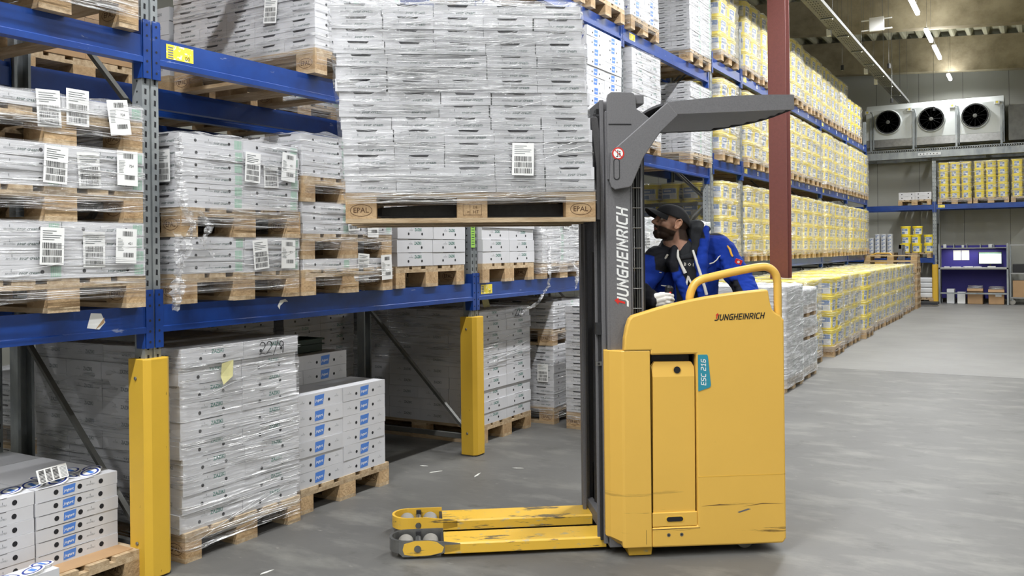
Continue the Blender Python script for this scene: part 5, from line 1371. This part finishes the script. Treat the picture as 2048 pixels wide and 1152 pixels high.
# ------------------------------------------------------------------ the driver
M['skin'] = mat('skin', (196, 148, 122), .5, ns=30, na=.08, spec=.4)
M['beard'] = mat('dark_beard', (62, 44, 34), .85, ns=160, na=.4, bump=.6, bs=500)
M['stubble'] = mat('stubbled_skin', (128, 92, 74), .8, ns=200, na=.3, bump=.3, bs=500)
M['hair'] = mat('short_dark_hair', (46, 34, 28), .85, ns=140, na=.4, bump=.5, bs=400)
M['jacket'] = mat('royal_blue_workwear', (26, 66, 168), .8, ns=30, na=.14, bump=.15, bs=240)
M['jblack'] = mat('black_workwear', (30, 31, 38), .85, ns=40, na=.2, bump=.15, bs=240)
M['hood'] = mat('charcoal_sweatshirt', (36, 38, 42), .95, ns=60, na=.2, bump=.2, bs=300)
M['capm'] = mat('black_cap', (26, 26, 30), .85, ns=80, na=.2, bump=.15, bs=300)
M['glove'] = mat('white_work_glove', (218, 216, 210), .85, ns=50, na=.1, bump=.2, bs=300)
M['pants'] = mat('dark_trousers', (30, 34, 48), .9)
M['eyew'] = mat('eye_white', (220, 214, 208), .3); M['iris'] = mat('iris', (44, 34, 28), .3)
M['lip'] = mat('lips', (158, 96, 86), .5)
M['cord'] = mat('white_drawcord', (222, 220, 214), .8); M['orange'] = mat('amber_stripe', (240, 180, 50), .6)

def capsule(m_, p0, p1, r0, r1, seg=16):
    p0, p1 = Vector(p0), Vector(p1); d = (p1 - p0); L_ = d.length
    d = d.normalized() if L_ > 1e-6 else Vector((0, 0, 1)); a = d.orthogonal().normalized(); b = d.cross(a)
    rings = []; n = 5
    for i in range(1, n + 1): t = -PI / 2 + PI / 2 * i / n; rings.append((p0 + d * r0 * math.sin(t), r0 * math.cos(t)))
    for i in range(0, n): t = PI / 2 * i / n; rings.append((p1 + d * r1 * math.sin(t), r1 * math.cos(t)))
    vs = [tuple(p0 - d * r0)]; fs = []
    for c, r in rings: vs += [tuple(c + (a * math.cos(2 * PI * k / seg) + b * math.sin(2 * PI * k / seg)) * r) for k in range(seg)]
    vs.append(tuple(p1 + d * r1)); N_ = len(rings)
    for k in range(seg): fs.append((0, 1 + (k + 1) % seg, 1 + k)); fs.append((len(vs) - 1, 1 + (N_ - 1) * seg + k, 1 + (N_ - 1) * seg + (k + 1) % seg))
    for i in range(N_ - 1): fs += [(1 + i * seg + k, 1 + i * seg + (k + 1) % seg, 1 + (i + 1) * seg + (k + 1) % seg, 1 + (i + 1) * seg + k) for k in range(seg)]
    m_.add(vs, fs, 'skin')
def ell(m_, c, r, rot=None, seg=20):
    vs = [(0, 0, -1)]; fs = []; n = 12; Q = Matrix.Translation(c) @ (rot or Matrix()) @ Matrix.Diagonal((r[0], r[1], r[2], 1))
    for i in range(1, n): t = -PI / 2 + PI * i / n; vs += [(math.cos(t) * math.cos(2 * PI * k / seg), math.cos(t) * math.sin(2 * PI * k / seg), math.sin(t)) for k in range(seg)]
    vs.append((0, 0, 1))
    for k in range(seg): fs.append((0, 1 + (k + 1) % seg, 1 + k)); fs.append((len(vs) - 1, 1 + (n - 2) * seg + k, 1 + (n - 2) * seg + (k + 1) % seg))
    for i in range(n - 2): fs += [(1 + i * seg + k, 1 + i * seg + (k + 1) % seg, 1 + (i + 1) * seg + (k + 1) % seg, 1 + (i + 1) * seg + k) for k in range(seg)]
    m_.add(vs, fs, 'skin', Q)
def chain(m_, pts, rs):
    for i in range(len(pts) - 1): capsule(m_, pts[i], pts[i + 1], rs[i], rs[i + 1])
def fuse(m_, name, voxel, mats, masks, parent, smooth=6, wr=0.0, X=None, fac=.5):
    """one continuous skin round overlapping volumes; MASKS: {attribute: f(position)} stored per vertex for the cloth or hair pattern"""
    me = m_.mesh(name); o = bpy.data.objects.new(name, me); COL.objects.link(o)
    r = o.modifiers.new('r', 'REMESH'); r.mode = 'VOXEL'; r.voxel_size = voxel; r.use_smooth_shade = True
    s = o.modifiers.new('s', 'SMOOTH'); s.iterations = smooth; s.factor = fac
    bpy.context.view_layer.update(); dg = bpy.context.evaluated_depsgraph_get()
    nm_ = bpy.data.meshes.new_from_object(o.evaluated_get(dg)); o.modifiers.clear(); o.data = nm_; nm_.name = name
    for k_, fn in (masks or {}).items():
        at = nm_.attributes.new(k_, 'FLOAT', 'POINT'); at.data.foreach_set('value', [fn(v.co) for v in nm_.vertices])
    if wr:
        for v in nm_.vertices:
            c = v.co; q = Vector((c.x * 9, c.y * 9, c.z * 15)); q = q + Vector((noise.noise(q * .6), noise.noise(q * .6 + Vector((9, 9, 9))), 0)) * 1.2
            d = (abs(noise.noise(q)) - .2) * wr * 1.6 + (abs(noise.noise(q * 2.2)) - .2) * wr * .8
            v.co = c + v.normal * d
    nm_.materials.clear(); nm_.materials.append(M[mats] if isinstance(mats, str) else mats)
    for p in nm_.polygons: p.material_index = 0; p.use_smooth = True
    if X is not None: o.matrix_local = X
    o.parent = parent
    return o
def layered(name, base, layers, rough=.8, bump=.2, bs=300):
    """base colour with further colours laid over it where the vertex attributes rise above zero (soft ragged edge)"""
    m = bpy.data.materials.new(name); m.use_nodes = True; nt = m.node_tree; N = nt.nodes; L = nt.links; b = N['Principled BSDF']
    b.inputs['Roughness'].default_value = rough; b.inputs['Specular IOR Level'].default_value = .3
    tc = N.new('ShaderNodeTexCoord'); n = N.new('ShaderNodeTexNoise'); n.inputs['Scale'].default_value = bs; n.inputs['Detail'].default_value = 3; L.new(tc.outputs['Object'], n.inputs['Vector'])
    n2 = N.new('ShaderNodeTexNoise'); n2.inputs['Scale'].default_value = 26; n2.inputs['Detail'].default_value = 3; L.new(tc.outputs['Object'], n2.inputs['Vector'])
    mx = N.new('ShaderNodeMix'); mx.data_type = 'RGBA'; mx.inputs[6].default_value = lin(base); mx.inputs[7].default_value = tuple(x * .84 for x in lin(base)[:3]) + (1,); L.new(n2.outputs['Fac'], mx.inputs[0]); last = mx.outputs[2]
    for at, col, soft, amt, nz in layers:
        a = N.new('ShaderNodeAttribute'); a.attribute_name = at
        ad = N.new('ShaderNodeMath'); ad.operation = 'MULTIPLY_ADD'; ad.inputs[1].default_value = nz; L.new(n.outputs['Fac'], ad.inputs[0]); L.new(a.outputs['Fac'], ad.inputs[2])
        r = N.new('ShaderNodeMapRange'); r.inputs[1].default_value = nz * .5 - soft; r.inputs[2].default_value = nz * .5 + soft; r.inputs[4].default_value = amt; L.new(ad.outputs[0], r.inputs[0])
        k = N.new('ShaderNodeMix'); k.data_type = 'RGBA'; k.inputs[7].default_value = lin(col); L.new(r.outputs[0], k.inputs[0]); L.new(last, k.inputs[6]); last = k.outputs[2]
    L.new(last, b.inputs['Base Color'])
    bp = N.new('ShaderNodeBump'); bp.inputs['Strength'].default_value = bump; bp.inputs['Distance'].default_value = .004; L.new(n.outputs['Fac'], bp.inputs['Height']); L.new(bp.outputs[0], b.inputs['Normal'])
    return m
PX = RZ(TA) @ XYZ(1.47, 4.78, .26)
dr = empty('person', X=PX); tag(dr, 'bearded person in black cap and blue work jacket driving the yellow stacker truck', 'person')
DP = XYZ(-1.47, -4.78, -.26)
# body and jacket
m_ = MB()
ell(m_, (1.435, 4.775, 1.34), (.185, .125, .24)); ell(m_, (1.455, 4.79, 1.10), (.175, .125, .20))
capsule(m_, (1.275, 4.735, 1.455), (1.60, 4.775, 1.525), .078, .078)
capsule(m_, (1.36, 4.77, 1.50), (1.52, 4.79, 1.535), .085, .085)
chain(m_, [(1.262, 4.725, 1.455), (1.185, 4.69, 1.355), (1.122, 4.64, 1.290), (1.130, 4.55, 1.262), (1.152, 4.466, 1.252)], [.080, .070, .066, .056, .052])
chain(m_, [(1.615, 4.765, 1.515), (1.675, 4.73, 1.42), (1.725, 4.69, 1.325), (1.735, 4.60, 1.22), (1.72, 4.52, 1.14)], [.080, .073, .069, .062, .055])
chain(m_, [(1.525, 4.69, 1.625), (1.500, 4.652, 1.55), (1.475, 4.628, 1.45), (1.475, 4.628, 1.30), (1.50, 4.64, 1.10)], [.017, .030, .032, .026, .022])
chain(m_, [(1.545, 4.74, 1.62), (1.525, 4.69, 1.615)], [.02, .022])
chain(m_, [(1.335, 4.655, 1.515), (1.318, 4.635, 1.44), (1.36, 4.63, 1.34), (1.42, 4.635, 1.2), (1.45, 4.64, 1.08)], [.020, .030, .030, .026, .02])
for i in range(7):                                   # folds on the sleeves and front
    t = i / 6; c = Vector((1.66 + .07 * t, 4.735 - .06 * t, 1.45 - .17 * t)); capsule(m_, c + Vector((-.05, -.05, .012)), c + Vector((.055, -.035, -.02)), .018, .016)
for i in range(5):
    t = i / 4; c = Vector((1.150 - .01 * t, 4.68 - .14 * t, 1.315 - .04 * t)); capsule(m_, c + Vector((.0, -.035, .045)), c + Vector((.045, -.02, -.03)), .017, .015)
def jb(c):
    """rises above zero on the black panels: yokes, cuff, inner sleeve, collar lining"""
    x, y, z = c
    yoke = min(z - (1.455 + .9 * max(0, 1.29 - x) ** 1.0 * .35), 1.375 - x)
    chest = min(z - 1.385 - .25 * abs(x - 1.30), 1.345 - x, x - 1.225)
    far_ = min(z - 1.585, x - 1.535, 1.66 - x + .3 * (y - 4.7))
    neck = min(z - 1.568, 1.50 - x)
    cuff = min(1.268 - x, 4.525 - y, 1.35 - z)
    elb = min(1.262 - z, 1.205 - x, 4.60 - y)
    inner = min(x - 1.648, 1.700 - x - .25 * (z - 1.25), z - 1.13, 1.345 - z)
    side = min(.016 - abs(x - 1.475 - .1 * (1.45 - z)), 1.40 - z, 4.70 - y)
    return max(yoke, chest, far_, neck, cuff, elb, inner) * 40
M['jacketm'] = layered('royal_blue_workwear', (20, 58, 164), [('black', (28, 29, 36), .12, 1.0, .0)], .85, .25, 260)
jk = fuse(m_, 'work_jacket', .0065, 'jacketm', {'black': jb}, dr, 4, .008, DP)
# sweatshirt, hood
m_ = MB()
ell(m_, (1.415, 4.715, 1.35), (.085, .085, .22)); capsule(m_, (1.410, 4.72, 1.44), (1.405, 4.725, 1.465), .062, .056)
fuse(m_, 'sweatshirt', .008, 'hood', None, dr, 4, .004, DP)
m_ = MB()
chain(m_, [(1.345, 4.69, 1.500), (1.375, 4.655, 1.462), (1.430, 4.648, 1.478), (1.468, 4.665, 1.535), (1.478, 4.71, 1.595), (1.465, 4.77, 1.625), (1.43, 4.81, 1.625), (1.37, 4.82, 1.585), (1.34, 4.77, 1.54), (1.345, 4.69, 1.508)],
      [.014, .014, .018, .030, .042, .044, .042, .03, .022, .014])
chain(m_, [(1.475, 4.68, 1.615), (1.50, 4.74, 1.64), (1.475, 4.80, 1.64)], [.022, .030, .03])
fuse(m_, 'hood', .008, 'hood', None, dr, 4, .005, DP)
m_ = MB().tube([(1.352, 4.645, 1.507), (1.345, 4.618, 1.47), (1.362, 4.602, 1.42), (1.378, 4.598, 1.385)], [.006, .007, .008, .010], 'cord', 10)
m_.tube([(1.432, 4.635, 1.505), (1.442, 4.610, 1.45), (1.462, 4.594, 1.37), (1.480, 4.592, 1.31), (1.492, 4.598, 1.27)], [.006, .007, .008, .008, .009], 'cord', 10)
m_.build('drawcord', dr, X=DP, smooth=True)
# printed letters on the sweatshirt, piping and badges on the jacket
m_ = MB().text('N', 0, 0, .085, 'cord', face((1.378, 4.612, 1.315), (1, -.1, -.35), (.3, .1, 1)), off=.02)
m_.text('B O I', 0, 0, .024, 'cord', face((1.378, 4.618, 1.425), (1, -.1, -.1), (.1, .1, 1)))
m_.build('shirt_print', dr, X=DP)
m_ = MB().tube([(1.520, 4.627, 1.432), (1.545, 4.640, 1.438), (1.57, 4.658, 1.452), (1.585, 4.672, 1.468), (1.605, 4.690, 1.476)], .0032, 'cord', 6)
m_.tube([(1.225, 4.645, 1.398), (1.24, 4.642, 1.392), (1.26, 4.640, 1.388)], .0028, 'cord', 6)
m_.tube([(1.285, 4.652, 1.462), (1.297, 4.645, 1.485)], .006, 'cord', 6)
m_.tube([(1.245, 4.592, 1.322), (1.27, 4.600, 1.318), (1.295, 4.605, 1.316)], .003, 'cord', 6)
m_.build('reflective_piping', jk, smooth=True)
m_ = MB().tube([(1.640, 4.688, 1.528), (1.650, 4.676, 1.508), (1.655, 4.668, 1.482), (1.661, 4.664, 1.470)], [.004, .0065, .006, .005], 'orange', 8)
m_.build('amber_badge', jk, smooth=True)
m_ = MB().box(-.019, .019, -.014, .014, -.004, .002, 'red'); m_.disc((0, 0), .0075, 'cord', Matrix(), 8, z=.0026)
m_.build('red_badge', jk, X=face((1.690, 4.657, 1.440), (.9, -.15, -.35), (.3, -.2, .9)), bevel=.001)
# trousers and boots
m_ = MB()
for s, fx in ((-1, 1.40), (1, 1.54)):
    chain(m_, [(1.47 + s * .08, 4.84, 1.00), (1.47 + s * .08, 4.86, .92), (fx, 4.66, .68), (fx, 4.74, .36)], [.11, .10, .075, .055])
fuse(m_, 'trousers', .012, 'pants', None, dr, 4, .004, DP)
m_ = MB()
for fx in (1.40, 1.54): chain(m_, [(fx, 4.76, .36), (fx, 4.76, .315), (fx, 4.62, .30)], [.05, .05, .04])
fuse(m_, 'work_boots', .01, 'black', None, dr, 3, 0, DP)
# head
HX = XYZ(1.337, 4.715, 1.652) @ RZ(PI + R(14)) @ Matrix.Rotation(R(-13), 4, 'Y') @ Matrix.Rotation(R(-5), 4, 'X') @ Matrix.Scale(.925, 4)   # local +x is where the face looks
m_ = MB()
ell(m_, (-.012, 0, .022), (.100, .075, .078)); ell(m_, (.036, 0, -.014), (.058, .060, .080)); ell(m_, (.040, 0, -.068), (.046, .046, .034)); ell(m_, (.070, 0, -.088), (.020, .023, .018))
ell(m_, (-.002, 0, -.045), (.052, .058, .045))
chain(m_, [(.086, 0, .026), (.098, 0, .006), (.116, 0, -.016)], [.009, .009, .0115]); ell(m_, (.106, .011, -.020), (.011, .008, .008)); ell(m_, (.106, -.011, -.020), (.011, .008, .008))
for s in (-1, 1):
    capsule(m_, (.090, s * .012, .034), (.074, s * .046, .034), .009, .008)
    ell(m_, (.062, s * .040, -.014), (.026, .020, .020)); ell(m_, (.078, s * .030, .014), (.012, .015, .0095))
ell(m_, (.089, 0, -.047), (.011, .022, .0060)); ell(m_, (.087, 0, -.057), (.011, .020, .0062)); ell(m_, (.089, 0, -.036), (.013, .026, .010)); ell(m_, (.082, 0, -.075), (.014, .03, .018))
chain(m_, [(-.035, 0, -.035), (-.072, .008, -.095), (-.110, .012, -.185)], [.062, .060, .066])
chain(m_, [(.0, 0, -.055), (-.03, 0, -.11), (-.065, 0, -.18)], [.045, .047, .055])
def beard(c):
    x, y, z = c; ay = abs(y)
    top = -.030 - .10 * max(0, .085 - x) if x > .05 else -.037 - (.05 - x) * .05
    m = min(top - z, x + .012 + .35 * max(0, z + .05), z + .130 - .5 * max(0, .06 - x))
    lip = ((x - .095) / .02) ** 2 + (y / .021) ** 2 + ((z + .052) / .010) ** 2
    if lip < 1: m = min(m, (lip - .75) * .03)
    return m * 90
def side_(c):
    x, y, z = c; return min(.036 - x, x + .035, .012 - z, z + .11, abs(y) - .03) * 70
def hair(c):
    x, y, z = c; back = min(-.020 - x - .35 * max(0, -.02 - z), z + .082); temple = min(.014 - x, z - .006, abs(y) - .045); return max(back, temple) * 90
def lips(c):
    x, y, z = c; return (1 - ((x - .095) / .017) ** 2 - (y / .018) ** 2 - ((z + .052) / .008) ** 2)
M['headm'] = layered('face_skin', (196, 152, 132), [('stub', (120, 88, 72), .5, .55, .5), ('beard', (40, 29, 24), .35, .97, .9), ('hair', (44, 34, 28), .4, .95, .9), ('lips', (166, 104, 94), .3, .8, 0)], .55, .3, 420)
hd_ = fuse(m_, 'head', .0030, 'headm', {'stub': side_, 'beard': beard, 'hair': hair, 'lips': lips}, dr, 4, 0, DP @ HX, fac=.45)
for s in (-1, 1):
    m_ = MB(); ell(m_, (-.004, s * .071, .000), (.019, .0065, .030), Matrix.Rotation(R(12), 4, 'Y')); ell(m_, (.006, s * .074, -.020), (.009, .006, .012)); ell(m_, (-.013, s * .079, .006), (.008, .007, .022))
    chain(m_, [(.010, s * .074, .010), (.006, s * .082, .026), (-.008, s * .086, .031), (-.020, s * .085, .022), (-.022, s * .082, .004), (-.012, s * .078, -.016), (.002, s * .075, -.028)], [.004, .004, .0042, .0045, .0042, .004, .005])
    fuse(m_, 'ear', .0024, 'skin', None, hd_, 2, 0)
m_ = MB()
for s in (-1, 1):
    k0 = len(m_.v); ell(m_, (.0815, s * .031, .0135), (.0105, .0125, .0095))
m_.mats = [M['eyew']]; e_ = m_.build('eyes', hd_, smooth=True)
m_ = MB()
for s in (-1, 1): ell(m_, (.0895, s * .0325, .0140), (.0035, .0052, .0052))
m_.mats = [M['iris']]; m_.build('iris', e_, smooth=True)
m_ = MB()
for s in (-1, 1): chain(m_, [(.095, s * .014, .0375), (.091, s * .030, .042), (.078, s * .047, .038)], [.0035, .0042, .003])
m_.mats = [M['beard']]; m_.build('eyebrows', hd_, smooth=True)
# cap: crown and peak
m_ = MB(); n, seg = 12, 36; vs = []; fs = []
for i in range(n + 1):
    t = i / n * PI / 2
    for k in range(seg):
        a = 2 * PI * k / seg; rx = .112 * math.cos(t) ** .85; ry = .0865 * math.cos(t) ** .85
        x, y = -.006 + rx * math.cos(a), ry * math.sin(a); z = .030 + .080 * math.sin(t) ** 1.0
        base = (1 - i / n); z -= base * .040 * max(0, -math.cos(a)) ** 1.2; z += base * .014 * max(0, math.cos(a))
        vs.append((x - .004 * i / n, y, z))
fs = [(i * seg + k, i * seg + (k + 1) % seg, (i + 1) * seg + (k + 1) % seg, (i + 1) * seg + k) for i in range(n) for k in range(seg)] + [tuple(range(n * seg, n * seg + seg))]
m_.add(vs, fs, 'capm'); m_.lathe([(.007, 0), (.006, .005), (0, .006)], 'capm', 10, XYZ(-.01, 0, .108))
cp = m_.build('cap', hd_, smooth=True); sd = cp.modifiers.new('t', 'SOLIDIFY'); sd.thickness = .003
m_ = MB(); vs = []; NI, NJ = 10, 16
for up in (0, 1):
    for i in range(NI + 1):
        for j in range(NJ + 1):
            a = (j / NJ - .5) * 2; yy = a * .067; inner = -.006 + .110 * math.sqrt(max(0, 1 - (yy / .088) ** 2)); outer = inner + .078 * math.sqrt(max(0, 1 - abs(a) ** 2.6)) + .004
            x = inner - .004 + (outer - inner) * i / NI
            z = .046 - .012 * a * a + (i / NI) * (.002 - .030 * a * a) + .006 * math.sin(i / NI * PI)
            vs.append((x, yy, z + .003 * up))
W_ = NJ + 1; K_ = W_ * (NI + 1); fs = []
for i in range(NI):
    for j in range(NJ): a = i * W_ + j; fs += [(a, a + 1, a + W_ + 1, a + W_), (K_ + a, K_ + a + W_, K_ + a + W_ + 1, K_ + a + 1)]
for j in range(NJ): a = NI * W_ + j; fs.append((a, a + 1, K_ + a + 1, K_ + a))
for i in range(NI):
    for a, b in ((i * W_, (i + 1) * W_), (i * W_ + NJ, (i + 1) * W_ + NJ)): fs.append((a, b, K_ + b, K_ + a))
m_.add(vs, fs, 'capm'); m_.build('cap_peak', cp, smooth=True)
# gloves
def glove(name, palm, fingers, thumb):
    m_ = MB()
    for a, b, r0, r1 in palm: capsule(m_, a, b, r0, r1)
    for f in fingers + [thumb]: chain(m_, f[0], f[1])
    return fuse(m_, name, .0034, 'glove', None, dr, 2, .0012, DPh if name[0] == 'r' else DP, fac=.35)
fr = [.0106, .0100, .0094, .0086]
DPh = DP @ XYZ(-.080, 0.010, .012)
glove('right_glove',
      [((1.222, 4.452, 1.238), (1.25, 4.44, 1.242), .034, .030), ((1.252, 4.432, 1.256), (1.288, 4.418, 1.266), .021, .017), ((1.252, 4.434, 1.238), (1.292, 4.414, 1.246), .023, .018), ((1.250, 4.440, 1.222), (1.288, 4.418, 1.226), .021, .017)],
      [([(1.290, 4.416, 1.272), (1.318, 4.408, 1.270), (1.338, 4.418, 1.262), (1.343, 4.436, 1.256)], fr),
       ([(1.292, 4.411, 1.254), (1.322, 4.403, 1.250), (1.341, 4.415, 1.243), (1.344, 4.434, 1.238)], fr),
       ([(1.290, 4.412, 1.236), (1.317, 4.405, 1.231), (1.335, 4.416, 1.225), (1.339, 4.434, 1.221)], fr),
       ([(1.284, 4.416, 1.219), (1.306, 4.410, 1.213), (1.322, 4.419, 1.208), (1.327, 4.433, 1.205)], [.0105, .0098, .009, .0082])],
      ([(1.262, 4.450, 1.258), (1.292, 4.474, 1.268), (1.325, 4.484, 1.268), (1.352, 4.470, 1.262)], [.015, .0135, .012, .0105]))
glove('left_glove',
      [((1.72, 4.50, 1.13), (1.715, 4.47, 1.12), .032, .03), ((1.70, 4.46, 1.12), (1.695, 4.43, 1.11), .02, .016), ((1.73, 4.46, 1.12), (1.735, 4.43, 1.11), .02, .016)],
      [([(1.695 + .014 * i, 4.425, 1.11), (1.695 + .014 * i, 4.395, 1.10 - .002 * i), (1.695 + .014 * i, 4.378, 1.085), (1.695 + .014 * i, 4.376, 1.066)], fr) for i in range(4)],
      ([(1.70, 4.47, 1.12), (1.672, 4.45, 1.105), (1.662, 4.425, 1.09), (1.665, 4.405, 1.076)], [.015, .013, .012, .010]))

# ------------------------------------------------------------------ set out the registered goods: individuals first, the rest of a kind as one mass
def lowpoly(kind):
    lx, ly, h = DIM[kind]
    if kind in ('B', 'Bs', 'U'):
        me = PM[kind]
    else: me = PM[kind]
    return me
for key, items in REG.items():
    items.sort(key=lambda t: -t[0])
    seen = {}
    for d, kind, X, n_, lab, cat, grp in items[:300]:
        o = inst(n_, PM[kind], X)
        tag(o, lab, cat, grp)
    rest = items[300:]
    if rest:
        m_ = MB()
        for d, kind, X, n_, lab, cat, grp in rest:
            me = lowpoly(kind)
            vs = [tuple(v.co) for v in me.vertices]; off = len(m_.v)
            m_.v += [tuple(X @ Vector(v)) for v in vs]
            ix = [m_.mi(mm) for mm in me.materials]
            for p in me.polygons: m_.f.append(tuple(a + off for a in p.vertices)); m_.m.append(ix[p.material_index])
        o = m_.build({'B': 'yellow_buckets', 'S': 'sour_cream_cartons', 'Z': 'zaziki_cartons'}.get(key, 'cartons'))
        if key == 'B':
            shade(o.data, 50); tag(o, 'mass of wrapped yellow buckets on the farther shelves of the bucket rack', 'buckets', None, 'stuff')
        else: tag(o, 'remaining %ss deep inside and far along the racks' % NAMES[key][1], 'cartons', None, 'stuff')
print('REG', {k: len(v) for k, v in REG.items()}, 'objects', len(bpy.data.objects), 'verts', sum(len(m.vertices) for m in bpy.data.meshes))
